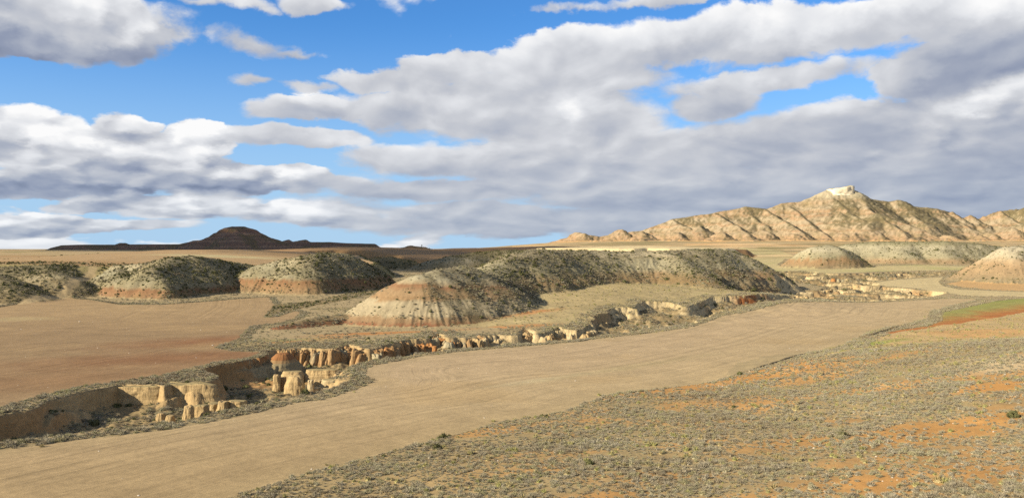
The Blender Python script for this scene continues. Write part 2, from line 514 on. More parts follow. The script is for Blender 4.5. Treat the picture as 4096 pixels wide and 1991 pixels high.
hill('dome', [[(2230, 1215, 398), (2340, 1168, 446), (2500, 1137, 488), (2700, 1152, 482), (2850, 1176, 462)]], 0.11, 30, None, 1, 0.0, 0.1)
hill('shoulder', [[(1560, 1378, 282), (1700, 1352, 296), (1480, 1372, 280)]], 0.10, 12, None, 1, 0.2, 0.1)
hill('low_ridge', [[(1010, 1338, 316), (1120, 1300, 330), (1240, 1276, 345), (1420, 1252, 362)]], 0.45, 4, 2.2, 1.5, 1.2, 0.35, 1.0)
hill('plateau', [[(2490, 986, 760), (2530, 984, 790), (2600, 986, 790)]], 0.03, 20, None, 1, 0.0, 0.1, 2.0, 1.5)
hill('dark_plateau', [[(1240, 1003, 1350), (1400, 988, 1400), (1500, 989, 1400), (1640, 1003, 1400), (1760, 1018, 1380)]], 0.05, 40, None, 1, 0.0, 0.1, 2.0, 4.0)
hill('far_strip', [[(1700, 1000, 1500), (2000, 992, 1500), (2250, 985, 1560), (2450, 986, 1560), (2600, 992, 1560)]], 0.03, 60, None, 1, 0.0, 0.1, 2.0, 2.5)
hill('knoll', [[(1610, 989, 1500), (1645, 981, 1500), (1690, 987, 1500)]], 0.40, 6, None, 1.4, 1.0, 0.1)
hill('slope_right', [[(4350, 1380, 190), (4500, 1450, 170), (4700, 1600, 150)]], 0.16, 20, None, 1, 0.8, 0.08)

BUTTE = [(175, 1007), (212, 990), (249, 981), (318, 978), (466, 978), (480, 970), (503, 970), (519, 977), (715, 976), (774, 962), (800, 961), (832, 949), (869, 928), (901, 909), (933, 904), (980, 904), (1007, 913), (1039, 930), (1086, 951), (1129, 964), (1155, 958), (1176, 965), (1229, 958), (1251, 966), (1325, 966), (1390, 971), (1490, 974), (1517, 987)]
MOUNT = [(2034, 984), (2100, 981), (2195, 973), (2248, 954), (2331, 937), (2392, 947), (2437, 939), (2482, 931), (2550, 924), (2603, 905), (2694, 875), (2792, 860), (2890, 845), (2981, 827), (3072, 835), (3132, 814), (3208, 805), (3268, 777), (3310, 760), (3360, 755), (3413, 757), (3446, 776), (3495, 797), (3555, 809), (3590, 799), (3604, 799), (3642, 822), (3736, 833), (3812, 852), (3895, 864), (3963, 841), (4039, 827), (4110, 832), (4250, 850), (4500, 880), (4800, 910)]
UPLAND_CREST = [(-600, 1020), (0, 1021), (160, 1021), (320, 1027), (365, 1028), (447, 1012), (560, 1008), (689, 999), (954, 998), (1113, 1004), (1272, 1012), (1400, 1020)]
UPLAND_POLY = np.array([(-900, 560), (-330, 575), (-250, 580), (-190, 590), (-130, 625), (-118, 750), (-150, 900), (-200, 1100), (-230, 1700), (-2200, 1700), (-2200, 560)])


def ridge_field(px, py, lines, slope, r, rill, rf, seed):
    """height of the cones that hang from crest lines"""
    best = np.full(px.shape, -1e9)
    amp = 4.5 if rill > 0 else 2.0
    wx = px + amp * slope * fbm(px * 0.035, py * 0.035, 3, seed)
    wy = py + amp * slope * fbm(px * 0.035 + 50, py * 0.035, 3, seed)
    acc = 0.0
    for ln in lines:
        for i in range(len(ln) - 1):
            ax, ay, az = ln[i]
            bx, by, bz = ln[i + 1]
            ex, ey = bx - ax, by - ay
            L2 = ex * ex + ey * ey + 1e-9
            L = math.sqrt(L2)
            t = np.clip(((wx - ax) * ex + (wy - ay) * ey) / L2, 0, 1)
            dx = wx - ax - t * ex
            dy = wy - ay - t * ey
            d = np.sqrt(dx * dx + dy * dy)
            z = az + (bz - az) * t - slope * (np.sqrt(d * d + r * r) - r)
            if rill > 0:
                ang = np.arctan2(dy, dx)
                q = acc + t * L + ang * 14.0
                m = z > best - 8
                rl = np.zeros(px.shape)
                if m.any():
                    a = np.abs(pnoise(q[m] * rf, d[m] * 0.05, seed + 2))
                    b = np.abs(pnoise(q[m] * rf * 3.3, d[m] * 0.10, seed + 4))
                    rl[m] = (a * 0.45 + b * 0.85 - 0.25) * rill * np.clip(d[m] / (4 * r), 0, 1.3)
                z = z + rl
            best = np.maximum(best, z)
            acc += L
    return best


def mountain_lines():
    """crest and the spurs that run down from it towards the valley"""
    r = random.Random(5)
    crest = [D3(a, b, 2600 + (60 if a > 3800 else 0)) for a, b in MOUNT]
    lines = [crest]
    x0, x1 = crest[0][0], crest[-1][0]
    n = 28
    for i in range(n):
        x = x0 + (x1 - x0) * (i + r.uniform(0.2, 0.8)) / n
        zc = float(np.interp(x, [c[0] for c in crest], [c[2] for c in crest]))
        foot = 47 + 6 * r.random()
        run = (zc - foot) / r.uniform(0.36, 0.52)
        if run < 30:
            continue
        pts = []
        lat = r.uniform(-0.22, 0.22)
        m = 6
        bump = r.uniform(0.1, 0.3)
        for j in range(m + 1):
            f = j / m
            zz = zc + (foot - zc) * (f ** (0.85))
            zz += bump * (zc - foot) * 0.35 * math.exp(-((f - 0.55) / 0.12) ** 2)
            pts.append((x + lat * run * f + r.uniform(-8, 8), 2598 - run * f, zz - 3))
        lines.append(pts)
        # side spurs
        for f in (0.35, 0.6):
            j = int(f * m)
            bx, by, bz = pts[j]
            for sg in (-1, 1):
                if r.random() < 0.5:
                    ln = (bz - foot) / r.uniform(0.5, 0.65)
                    lines.append([(bx, by, bz), (bx + sg * ln * 0.45, by - ln * 0.55, bz - ln * 0.28), (bx + sg * ln * 0.75, by - ln, foot - 2)])
    # rounded clay cones along the foot
    for i in range(20):
        px_ = D3(2300 + 1900 * (i + r.random()) / 20, 950, 2400)[0]
        py_ = r.uniform(2300, 2430)
        zt_ = r.uniform(58, 72) + (py_ - 2290) * 0.16
        lines.append([(px_, py_, zt_), (px_ + r.uniform(-20, 20), py_ + r.uniform(25, 60), zt_ + r.uniform(0, 8))])
    for i in range(18):
        px_ = D3(2350 + 1850 * (i + r.random()) / 18, 960, 2250)[0]
        py_ = r.uniform(2170, 2290)
        zt_ = r.uniform(51, 60)
        lines.append([(px_, py_, zt_), (px_ + r.uniform(-40, 40), py_ + r.uniform(20, 60), zt_ + r.uniform(0, 4))])
    # summit spurs
    for (sx, sy, Y) in ((3160, 895, 2420), (3395, 850, 2470), (3250, 905, 2430), (3560, 900, 2450), (3480, 905, 2430), (2760, 915, 2440), (2950, 905, 2420)):
        p = D3(sx, sy, Y)
        zc = float(np.interp(p[0], [c[0] for c in crest], [c[2] for c in crest]))
        lines.append([(p[0] - 20, 2596, zc - 4), (p[0], Y, p[2]), (p[0] + 12, Y - 70, p[2] - 22), (p[0] + 20, Y - 130, 46)])
    return lines


def butte_lines():
    r = random.Random(9)
    crest = [D3(a, b, 2450) for a, b in BUTTE]
    lines = [crest]
    x0, x1 = crest[0][0], crest[-1][0]
    for i in range(46):
        x = x0 + (x1 - x0) * (i + r.random()) / 46
        zc = float(np.interp(x, [c[0] for c in crest], [c[2] for c in crest]))
        run = (zc - 26) / r.uniform(0.42, 0.55)
        lines.append([(x, 2449, zc - 1), (x + r.uniform(-0.3, 0.3) * run, 2449 - run * 0.5, zc - (zc - 26) * 0.42), (x + r.uniform(-0.4, 0.4) * run, 2449 - run, 24)])
    return lines


MOUNT_LINES = mountain_lines()
BUTTE_LINES = butte_lines()
FAR_MESA = [[D3(1560, 990, 5200), D3(1720, 990, 5200), D3(1900, 985, 5200), D3(2060, 985, 5200), D3(2200, 982, 5200)], [D3(1440, 992, 5000), D3(1560, 992, 5000)]]


def foreground(px, py):
    """shrubby slope on this side of the field"""
    d, _ = line_d(px, py, L_NEAR)
    side = poly_sd(px, py, FG_POLY)
    d = np.where(side > 0, d, 0)
    z = 0.35 * sstep(0.0, 1.6, d) + 0.062 * d
    z = z + 0.5 * fbm(px * 0.05, py * 0.05, 3, 40) * np.clip(d / 15, 0, 1)
    return np.where(side > 0, z, -50), side


FG_POLY = np.array([tuple(p) for p in L_NEAR[3:]] + [(-120, 30), (-300, -300), (600, -300), (900, 500), (260, 430), G(4096, 1272), G(3843, 1308), G(3572, 1342), G(3445, 1352)])

NAMES = ['ground']


def carve(z, px, py, poly, depth, w, flute, fl_scale, seed, talus=6.0, terr=0.0, near=None):
    bb0 = poly.min(0) - 8
    bb1 = poly.max(0) + 8
    m = (px > bb0[0]) & (px < bb1[0]) & (py > bb0[1]) & (py < bb1[1])
    sd = np.full(px.shape, -99.0)
    if not m.any():
        return z, sd
    x, y = px[m], py[m]
    s = poly_sd(x, y, poly)
    fl = ridged(x * fl_scale, y * fl_scale, 2, seed)
    amp = sstep(-0.25, 0.35, pnoise(x * 0.06, y * 0.06, seed + 9))
    s2 = s + flute * (fl - 0.35) * (0.25 + 1.1 * amp) + 1.2 * flute * fbm(x * fl_scale * 0.4, y * fl_scale * 0.4, 3, seed + 1) + 0.25 * fbm(x * 1.1, y * 1.1, 2, seed + 2) - 0.6
    ww = w * (0.6 + 1.6 * sstep(-0.2, 0.4, pnoise(x * 0.07, y * 0.07, seed + 11)))
    if near is not None:
        nd, _ = line_d(x, y, near)
        fn_ = sstep(5, 13, nd + 3 * pnoise(x * 0.08, y * 0.08, seed + 19))
        ww = ww * fn_ + 8.0 * (1 - fn_)
    led = sstep(0.0, 0.3, pnoise(x * 0.045, y * 0.045, seed + 13))
    lev = 0.45 + 0.25 * pnoise(x * 0.05, y * 0.05, seed + 15)
    d1 = sstep(0, 1, s2 / ww)
    d2 = lev * sstep(0, 1, s2 / (0.7 * ww)) + (1 - lev) * sstep(0, 1, (s2 - 2.6 - 2.0 * pnoise(x * 0.11, y * 0.11, seed + 17)) / ww)
    dep = 0.82 * (d1 * (1 - led) + d2 * led) + 0.18 * sstep(0, 1, (s2 - ww) / talus)
    if terr > 0:
        n = fbm(x * 0.045, y * 0.045, 3, seed + 7) * 1.3 + 0.5
        steps = np.floor(n * 4) / 4 + sstep(0.75, 1.0, n * 4 - np.floor(n * 4)) / 4
        dep = dep * (1 - terr * (1 - np.clip(steps, 0, 1)))
    rough = fbm(x * 0.25, y * 0.25, 3, seed + 3) * 0.9 * sstep(0.5, 4, s2)
    z[m] = z[m] - depth * dep + rough
    sd[m] = s2
    return z, sd


def height(px, py, full=True):
    """terrain height, region id and helper fields"""
    px = np.asarray(px, float)
    py = np.asarray(py, float)
    z = base(py)
    # piedmont below the mountain
    z = z + 25 * sstep(1350, 2350, py) * sstep(-250, 250, px)
    und = fbm(px * 0.004, py * 0.004, 3, 11)
    z = z + und * 2.2 * sstep(500, 1200, py)
    rid = np.zeros(px.shape, np.int16)
    ids = {}
    rel = np.zeros(px.shape)

    def register(name):
        if name not in ids:
            ids[name] = len(ids) + 1
        return ids[name]
    # upland on the left
    cr = [D3(a, b, 1000) for a, b in UPLAND_CREST]
    m = (px < 250) & (py > 350) & (py < 2400)
    if m.any():
        x, y = px[m], py[m]
        zc = np.interp(x, [c[0] for c in cr], [c[2] for c in cr])
        d = np.abs(y - 1000)
        zu = zc - np.where(y < 1000, 0.0235, 0.03) * (np.sqrt(d * d + 900) - 30)
        out = -poly_sd(x, y, UPLAND_POLY)
        out = out + 6 * fbm(x * 0.02, y * 0.02, 3, 21)
        zu = zu - 0.5 * np.maximum(0, out) ** 1.05
        old = z[m]
        new = smax(old, zu, 2.0)
        z[m] = new
        r_ = rid[m]
        r_[zu > old + 0.2] = register('upland')
        rid[m] = r_
    for i, (key, h) in enumerate(HILLS.items()):
        pts = np.array([p for ln in h['lines'] for p in ln])
        R = (pts[:, 2].max() + 4) / h['slope'] + 2 * h['r'] + 15
        R = min(R, 420)
        m = (px > pts[:, 0].min() - R) & (px < pts[:, 0].max() + R) & (py > pts[:, 1].min() - R) & (py < pts[:, 1].max() + R)
        code = register(key)
        if not m.any():
            continue
        x, y = px[m], py[m]
        hz = ridge_field(x, y, h['lines'], h['slope'], h['r'], h['rill'], h['rf'], 30 + i)
        if h['knee'] is not None:
            b0 = base(pts[:, 1].mean())
            zk = b0 + h['knee']
            hz = np.where(hz < zk, zk - (zk - hz) * h['kst'], hz)
        if h['edge'] is not None:
            # flat top, then a steeper side
            zt_ = np.interp(x, *zip(*sorted((p[0], p[2]) for p in pts)))
            drop = zt_ - hz + 0.3 * h['edge'] * fbm(x * 0.015, y * 0.015, 3, 60 + i)
            hz = hz - np.maximum(0, drop - h['edge']) * (0.5 / h['slope'])
        hz = hz + 0.35 * fbm(x * 0.12, y * 0.12, 3, 70 + i)
        old = z[m]
        z[m] = smax(old, hz, h['k'])
        r_ = rid[m]
        r_[hz > old + 0.1] = code
        rid[m] = r_
    for key, lines, sl, r, rl, rf in (('butte', BUTTE_LINES, 0.60, 4, 4.0, 0.05), ('mountain', MOUNT_LINES, 0.64, 3.5, 6.5, 0.075), ('far_mesa', FAR_MESA, 0.3, 20, 0, 0.02)):
        pts = np.array([p for ln in lines for p in ln])
        code = register(key)
        m = (px > pts[:, 0].min() - 350) & (px < pts[:, 0].max() + 350) & (py > pts[:, 1].min() - 150) & (py < pts[:, 1].max() + 300)
        if not m.any():
            continue
        x, y = px[m], py[m]
        wx = x + 10 * fbm(x * 0.010, y * 0.010, 3, 90, 0.5)
        wy = y + 10 * fbm(x * 0.010 + 30, y * 0.010, 3, 91, 0.5)
        hz = ridge_field(wx, wy, lines, sl, r, rl, rf, 95)
        if key == 'butte':
            # hard bands that stand out as ledges
            hz = hz + 2.2 * (sstep(0.55, 0.9, (hz / 14) % 1.0) - (hz / 14) % 1.0) * sstep(30, 45, hz)
        if key == 'mountain':
            hz = hz + 2.2 * fbm(x * 0.02, y * 0.02, 5, 97, 0.6)
            hz = hz + 2.0 * (sstep(0.5, 0.85, (hz / 24) % 1.0) - (hz / 24) % 1.0)
        old = z[m]
        z[m] = smax(old, hz, 5.0)
        r_ = rid[m]
        r_[hz > old + 0.5] = code
        rid[m] = r_
    # foreground slope and the hill the camera stands on
    m = py < 460
    if m.any():
        x, y = px[m], py[m]
        zf, side = foreground(x, y)
        old = z[m]
        z[m] = np.where(side > 0, np.maximum(old, 0) * 0.6 + zf, old)
        r_ = rid[m]
        r_[(side > 0)] = register('foreground')
        rid[m] = r_
    zc = 28.3 - 0.34 * np.hypot(px, py)
    z = np.where(py < 90, smax(z, zc, 3.0), z)
    sds = {}
    z, sds['a'] = carve(z, px, py, P_GULA, 5.0, 1.2, 1.3, 0.26, 201, near=L_FAR)
    z, sds['b'] = carve(z, px, py, P_GULB, 5.0, 1.3, 2.2, 0.26, 211, 6.0, 0.45)
    z, sds['c'] = carve(z, px, py, P_GULC, 7.5, 2.0, 3.0, 0.10, 221, 8, 0.9)
    code = register('gully')
    code2 = register('gully_right')
    rid[(sds['a'] > -0.3) | (sds['b'] > -0.3)] = code
    rid[sds['c'] > -0.3] = code2
    return z, rid, ids, sds

# ------------------------------------------------------------------ terrain grid
def axis_tan():
    return np.concatenate([np.linspace(-1.0, -0.63, 26)[:-1], np.linspace(-0.63, 0.63, 1020), np.linspace(0.63, 1.0, 26)[1:]])


def axis_dist():
    a = np.linspace(4, 84, 24)[:-1]
    b = np.geomspace(84, 720, 690)[:-1]
    c = np.geomspace(720, 2240, 200)[:-1]
    d = np.linspace(2240, 2640, 120)[:-1]
    e = np.geomspace(2640, 7500, 40)
    return np.concatenate([a, b, c, d, e])


TX = axis_tan()
TY = axis_dist()
NXg, NYg = len(TX), len(TY)
GY, GT = np.meshgrid(TY, TX, indexing='ij')
GX = GT * np.maximum(GY, 20)
Z, RID, IDS, SDS = height(GX, GY)


def T(r, g, b):
    return np.array(srgb(r, g, b)) / 1.60


# normals from the grid
dXi, dXj = np.gradient(GX)
dYi, dYj = np.gradient(GY)
dZi, dZj = np.gradient(Z)
nx = dYj * dZi - dZj * dYi
ny = dZj * dXi - dXj * dZi
nz = dXj * dYi - dYj * dXi
ln = np.sqrt(nx * nx + ny * ny + nz * nz) + 1e-12
nx, ny, nz = nx / ln, ny / ln, nz / ln
flip = np.where(nz < 0, -1, 1)
nx, ny, nz = nx * flip, ny * flip, nz * flip
ASP = nx * TO_SUN.x / math.cos(SUN_EL) + ny * TO_SUN.y / math.cos(SUN_EL)
SLOPE = np.sqrt(nx * nx + ny * ny) / np.maximum(nz, 1e-3)

N1 = fbm(GX * 0.02, GY * 0.02, 4, 301)
N2 = fbm(GX * 0.11, GY * 0.11, 4, 311)
N3 = fbm(GX * 0.5, GY * 0.5, 3, 321)
NFAR = fbm(GX * 0.006, GY * 0.006, 4, 331)

COL = np.zeros(GX.shape + (3,))
COL[:] = T(172, 152, 112)
GREY = np.zeros(GX.shape)     # shrubs per square metre
GREEN = np.zeros(GX.shape)
TUFT = np.zeros(GX.shape)
FUR = np.zeros(GX.shape)
FM = np.zeros(GX.shape)
KIND = RID.copy().astype(np.int32)


def mixc(mask, colour):
    m = np.clip(mask, 0, 1)[..., None]
    COL[:] = COL * (1 - m) + np.asarray(colour) * m


def setc(mask, colour):
    COL[mask] = colour


def spot(sx, sy, rx, ry, rot=0.0, edge=0.5, Y=None, seed=0, nz_=0.6):
    """soft patch on the ground, radii in metres"""
    if Y is None:
        x0, y0 = G(sx, sy)
    else:
        x0, y0 = (sx - CX) / FOC * Y, Y
    c, s = math.cos(rot), math.sin(rot)
    dx, dy = GX - x0, GY - y0
    a = (dx * c + dy * s) / rx
    b = (-dx * s + dy * c) / ry
    r = np.sqrt(a * a + b * b) + nz_ * (0.5 * N2 + 0.5 * N1)
    return sstep(1.0, 1.0 - edge, r)


hasid = lambda k: RID == IDS[k]

# generic ground by distance
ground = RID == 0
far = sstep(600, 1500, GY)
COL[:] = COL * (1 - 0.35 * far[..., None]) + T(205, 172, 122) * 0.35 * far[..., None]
mixc(ground * sstep(0.1, 0.5, N1 + 0.3 * N2) * 0.8, T(160, 142, 98))
mixc(ground * sstep(0.05, 0.3, -NFAR - 0.15) * sstep(900, 1300, GY), T(150, 138, 90))
mixc(ground * sstep(0.15, 0.35, NFAR) * sstep(900, 1300, GY) * (GX > 0), T(214, 160, 98))
GREY[ground] = (0.10 + 0.35 * sstep(0.0, 0.4, N1 + N2 * 0.5))[ground]

# fields
FIELDS = [('main', P_MAIN, T(188, 163, 124)), ('leftf', P_LEFT, T(156, 130, 94)), ('green', P_GREEN, T(160, 152, 86)), ('fallow', P_FALLOW, T(192, 164, 114)),
          ('pale', P_PALE, T(205, 184, 134)), ('tan', P_TAN, T(204, 166, 112)), ('back', P_BACK, T(198, 180, 128))]
FSD = {}
fcode = {}
nid = max(IDS.values()) + 1
for key, poly, colr in FIELDS:
    sd = np.full(GX.shape, -999.0)
    m = (GX > poly[:, 0].min() - 40) & (GX < poly[:, 0].max() + 40) & (GY > poly[:, 1].min() - 40) & (GY < poly[:, 1].max() + 40)
    sd[m] = poly_sd(GX[m], GY[m], poly) + 0.6 * N2[m]
    FSD[key] = sd
    inside = (sd > 0) & ~hasid('gully') & ~hasid('gully_right')
    for hk in HILLS:
        if hk not in ('dome', 'shoulder', 'low_ridge'):
            inside &= ~hasid(hk) if key != 'green' and key != 'fallow' else np.ones_like(inside)
    fcode[key] = nid
    KIND[inside] = nid
    COL[inside] = colr
    GREY[inside] = 0
    FM[inside] = 1.0
    FUR[inside] = sd[inside]
    nid += 1

main = KIND == fcode['main']
leftf = KIND == fcode['leftf']
dn, along = line_d(GX, GY, L_NEAR)
FUR[main] = dn[main]
notch = G(1462, 1495)
hd = np.hypot(GX - notch[0], GY - notch[1])
hm = main & (hd < 24)
FUR[hm] = FSD['main'][hm] * 1.3 + 300
dl, _ = line_d(GX, GY, L_LEFT)
FUR[leftf] = dl[leftf]
bow = np.array([G(1076, 1190), G(1092, 1222), G(1050, 1268)])
db, _ = line_d(GX, GY, bow)
bm = leftf & (db < 62) & (GY > G(0, 1275)[1])
FUR[bm] = db[bm] * 0.9 + 300
# colours inside the fields
mixc(main * sstep(60, 0, dn) * 0.25, T(186, 166, 112))
mixc(main * sstep(0.15, 0.5, N1) * 0.35, T(186, 156, 106))
mixc(main * sstep(190, 110, GY) * 0.75, T(168, 143, 102))
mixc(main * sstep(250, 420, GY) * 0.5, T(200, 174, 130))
mixc(main * spot(2150, 1520, 34, 4, 0.75, 1.0) * 0.6, T(202, 184, 142))
mixc(main * spot(2500, 1470, 60, 5, 0.8, 1.0) * 0.35, T(176, 160, 112))
mixc(main * sstep(9, 0, FSD['main']) * 0.35, T(178, 156, 112))
TUFT[main] = 0.03 * sstep(2.5, 0.5, FSD['main'])[main]
mixc(leftf * spot(900, 1365, 55, 30, 0.5, 1.0, nz_=0.3) * 0.90, T(142, 98, 64))
mixc(leftf * spot(700, 1430, 75, 26, 0.45, 1.0, nz_=0.3) * 0.75, T(140, 98, 64))
mixc(leftf * spot(300, 1510, 80, 34, 0.5, 1.0, nz_=0.3) * 0.5, T(146, 108, 72))
mixc(leftf * sstep(0.1, 0.5, N1) * 0.4, T(182, 152, 106))
mixc(leftf * sstep(300, 430, GY) * 0.5, T(184, 156, 112))
mixc(leftf * spot(60, 1275, 22, 16, 0, 0.8) * 0.6, T(186, 166, 118))
gr = KIND == fcode['green']
gs = line_d(GX, GY, GP([(3533, 1334), (3683, 1325), (3843, 1304), (3971, 1283), (4096, 1255), (4500, 1195)]))[0]
mixc(gr * sstep(28, 5, gs + 8 * N2 + 5 * N1) * 0.95, T(184, 118, 66))
mixc(gr * sstep(-0.1, 0.5, N1 + 0.3 * N2 + 0.1) * sstep(18, 50, gs) * 0.7, T(140, 152, 74))
fa = KIND == fcode['fallow']
mixc(fa * sstep(0.0, 0.5, N1 + N2 * 0.3) * 0.6, T(176, 160, 116))
mixc(fa * sstep(0.1, 0.4, -N1) * 0.6, T(206, 158, 98))
FM[fa] = 0.2
TUFT[fa] = 0.10
GREY[fa] = 0.03
bk = KIND == fcode['back']
mixc(bk * sstep(0.0, 0.4, N1) * 0.6, T(178, 172, 108))

# upland and plateaus
up = RID == IDS['upland']
upslope = up & (SLOPE > 0.16)
setc(up, T(182, 152, 108))
mixc(up * sstep(0.0, 0.5, NFAR + 0.3 * N1) * 0.7, T(172, 138, 92))
mixc(up * spot(900, 1040, 90, 40, 0.2, 0.9, Y=800) * 0.8, T(200, 186, 136))
FM[up] = 0.7
FUR[up] = GY[up] * 0.5 + GX[up] * 0.12
mixc(upslope * 1.0, T(150, 136, 92))
GREEN[upslope] = 0.13
GREY[upslope] = 0.16
nb_ = up & (GY < 620)
GREEN[nb_] = np.maximum(GREEN[nb_], 0.10)
GREY[nb_] = 0.14
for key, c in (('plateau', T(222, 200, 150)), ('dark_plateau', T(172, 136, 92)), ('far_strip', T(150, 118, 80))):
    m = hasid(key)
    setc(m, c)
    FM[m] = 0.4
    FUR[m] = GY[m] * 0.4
    GREY[m] = 0
INFIELD = KIND >= min(fcode.values())
do = (hasid('dome') | hasid('shoulder')) & ~INFIELD
setc(do, T(180, 160, 114))
mixc(do * sstep(0.0, 0.5, N1 + 0.4 * N2) * 0.55, T(190, 172, 122))
mixc(do * sstep(0.0, 0.4, -N1 + 0.3 * N3 - 0.1) * 0.6, T(162, 146, 100))
GREY[do] = 0.035
TUFT[do] = 0.06
sh = hasid('shoulder') & ~INFIELD
GREY[sh] = 0.28
GREEN[sh] = 0.05
mixc(do * spot(1950, 1290, 42, 11, 0.5, 0.9), T(200, 128, 70))
mixc(do * spot(1990, 1318, 34, 8, 0.4, 0.9) * 0.8, T(204, 132, 74))
for (sx, sy, a, b) in ((1420, 1335, 26, 7), (1330, 1350, 16, 6), (1600, 1330, 40, 6), (1180, 1365, 20, 5)):
    mixc((ground | do) * spot(sx, sy, a, b, 0.45, 0.9), T(192, 138, 84))
mixc((ground | do) * spot(1150, 1360, 24, 6, 0.45, 0.9) * 0.8, T(158, 150, 92))

# bare hills: bands of marl and clay, shrubs on the sides turned away from the sun
BANDS = {
    'cone': [(0.0, (172, 104, 64)), (0.9, (174, 110, 68)), (1.3, (176, 136, 90)), (3.2, (182, 146, 98)), (3.8, (200, 180, 134)), (8.8, (206, 186, 140)), (9.8, (186, 144, 90)), (12.5, (192, 154, 102)), (14.8, (176, 118, 70)), (15.6, (198, 170, 120)), (17.5, (198, 184, 140)), (30, (182, 172, 130))],
    'mesa': [(5, (182, 142, 92)), (9, (192, 168, 120)), (12, (180, 134, 84)), (15, (188, 152, 102)), (18, (196, 184, 140)), (22, (204, 192, 146)), (25.2, (188, 172, 124)), (26, (226, 206, 158)), (30, (206, 190, 140))],
    'left': [(0, (180, 136, 90)), (4.0, (186, 136, 86)), (6.5, (178, 122, 74)), (7.6, (182, 166, 122)), (14, (192, 184, 140)), (18, (214, 196, 146)), (30, (200, 186, 138))],
    'right_of_left': [(0, (184, 156, 110)), (6, (188, 142, 90)), (10.5, (178, 122, 74)), (11.6, (186, 174, 130)), (18, (194, 184, 140)), (22, (218, 200, 150)), (30, (206, 190, 142))],
    'edge': [(0, (170, 140, 95)), (8, (180, 160, 115)), (14, (200, 184, 138)), (30, (176, 160, 112))],
    'bank_right': [(8, (176, 158, 112)), (14, (192, 150, 96)), (18.5, (198, 150, 92)), (19.5, (190, 178, 128)), (26, (212, 198, 148)), (29, (228, 214, 168)), (34, (196, 184, 136))],
    'ridge_right': [(8, (184, 166, 120)), (15, (206, 164, 108)), (19, (198, 184, 134)), (26, (206, 194, 146)), (32, (224, 210, 162)), (36, (186, 176, 124)), (50, (176, 168, 112))],
    'hill_edge_right': [(3, (190, 170, 122)), (10, (206, 170, 116)), (17, (222, 180, 122)), (21, (230, 196, 142)), (24, (234, 216, 168)), (31, (238, 222, 178)), (40, (216, 202, 154))],
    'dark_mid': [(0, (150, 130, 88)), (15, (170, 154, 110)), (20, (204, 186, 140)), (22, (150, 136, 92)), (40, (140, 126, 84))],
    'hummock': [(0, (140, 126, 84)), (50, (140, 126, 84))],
    'low_ridge': [(-1, (172, 100, 58)), (1.6, (178, 104, 60)), (2.4, (176, 146, 96)), (4.6, (180, 156, 106)), (5.4, (196, 180, 134)), (20, (186, 172, 128))],
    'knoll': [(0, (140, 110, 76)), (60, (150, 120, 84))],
}
VEG = {'cone': (0.9, 0.28, 0.03), 'mesa': (1.0, 0.22, 0.085), 'left': (1.0, 0.18, 0.12), 'right_of_left': (1.0, 0.18, 0.12), 'edge': (1.2, 0.2, 0.12), 'bank_right': (0.8, 0.05, 0.10), 'ridge_right': (0.9, 0.05, 0.10), 'hill_edge_right': (0.9, 0.10, 0.06), 'dark_mid': (1.2, 0.06, 0.12), 'hummock': (1.5, 0.06, 0.12), 'low_ridge': (0.6, 0.35, 0.01), 'knoll': (0.8, 0.02, 0.03)}
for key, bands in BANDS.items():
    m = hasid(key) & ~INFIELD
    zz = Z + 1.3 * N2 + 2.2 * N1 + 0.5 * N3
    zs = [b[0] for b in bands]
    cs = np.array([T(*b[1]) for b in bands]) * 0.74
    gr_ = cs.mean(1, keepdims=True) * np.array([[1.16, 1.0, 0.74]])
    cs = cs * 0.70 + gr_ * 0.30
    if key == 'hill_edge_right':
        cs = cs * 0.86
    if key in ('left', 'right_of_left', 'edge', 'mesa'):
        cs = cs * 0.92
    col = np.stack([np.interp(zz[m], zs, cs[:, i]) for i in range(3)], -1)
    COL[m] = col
    amt, gy_, gn = VEG[key]
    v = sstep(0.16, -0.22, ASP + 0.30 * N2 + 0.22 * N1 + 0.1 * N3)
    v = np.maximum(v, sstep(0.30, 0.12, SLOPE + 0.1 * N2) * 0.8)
    if key in ('mesa', 'left', 'right_of_left', 'edge'):
        v = np.maximum(v, 0.75 * sstep(-0.25, 0.2, N1 + 0.7 * N2 + (0.15 if key == 'mesa' else 0.0)))
    if key == 'mesa':
        bare = np.exp(-(((GX - 76) / 34) ** 2 + ((GY - 534) / 15) ** 2)) + np.exp(-(((GX - 152) / 13) ** 2 + ((GY - 566) / 20) ** 2))
        bare = bare + 0.8 * np.exp(-(((GX + 14) / 9) ** 2 + ((GY - 455) / 18) ** 2))
        v = v * (1 - 0.85 * np.clip(bare * (1 + 1.2 * N2), 0, 1))
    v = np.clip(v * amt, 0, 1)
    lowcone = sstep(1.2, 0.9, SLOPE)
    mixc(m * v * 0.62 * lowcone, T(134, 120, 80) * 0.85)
    b0_ = {'cone': 0.05, 'low_ridge': 0.1, 'hill_edge_right': 0.35}.get(key, 0.30)
    base_v = b0_ + (1 - b0_) * v
    GREY[m] = (gy_ * base_v * lowcone)[m] * 4.5
    GREEN[m] = (gn * (0.45 + 0.55 * v) * (0.5 + 1.0 * sstep(-0.1, 0.2, N1)))[m] * 1.8
lr = hasid('low_ridge')
GREY[lr & (SLOPE < 0.3)] = 0.7
cn = hasid('cone')
GREY[cn & (Z > 3.0) & (Z < 4.4)] = 0.7
GREY[cn & (Z < 2.6) & (SLOPE > 0.5)] = 0.05

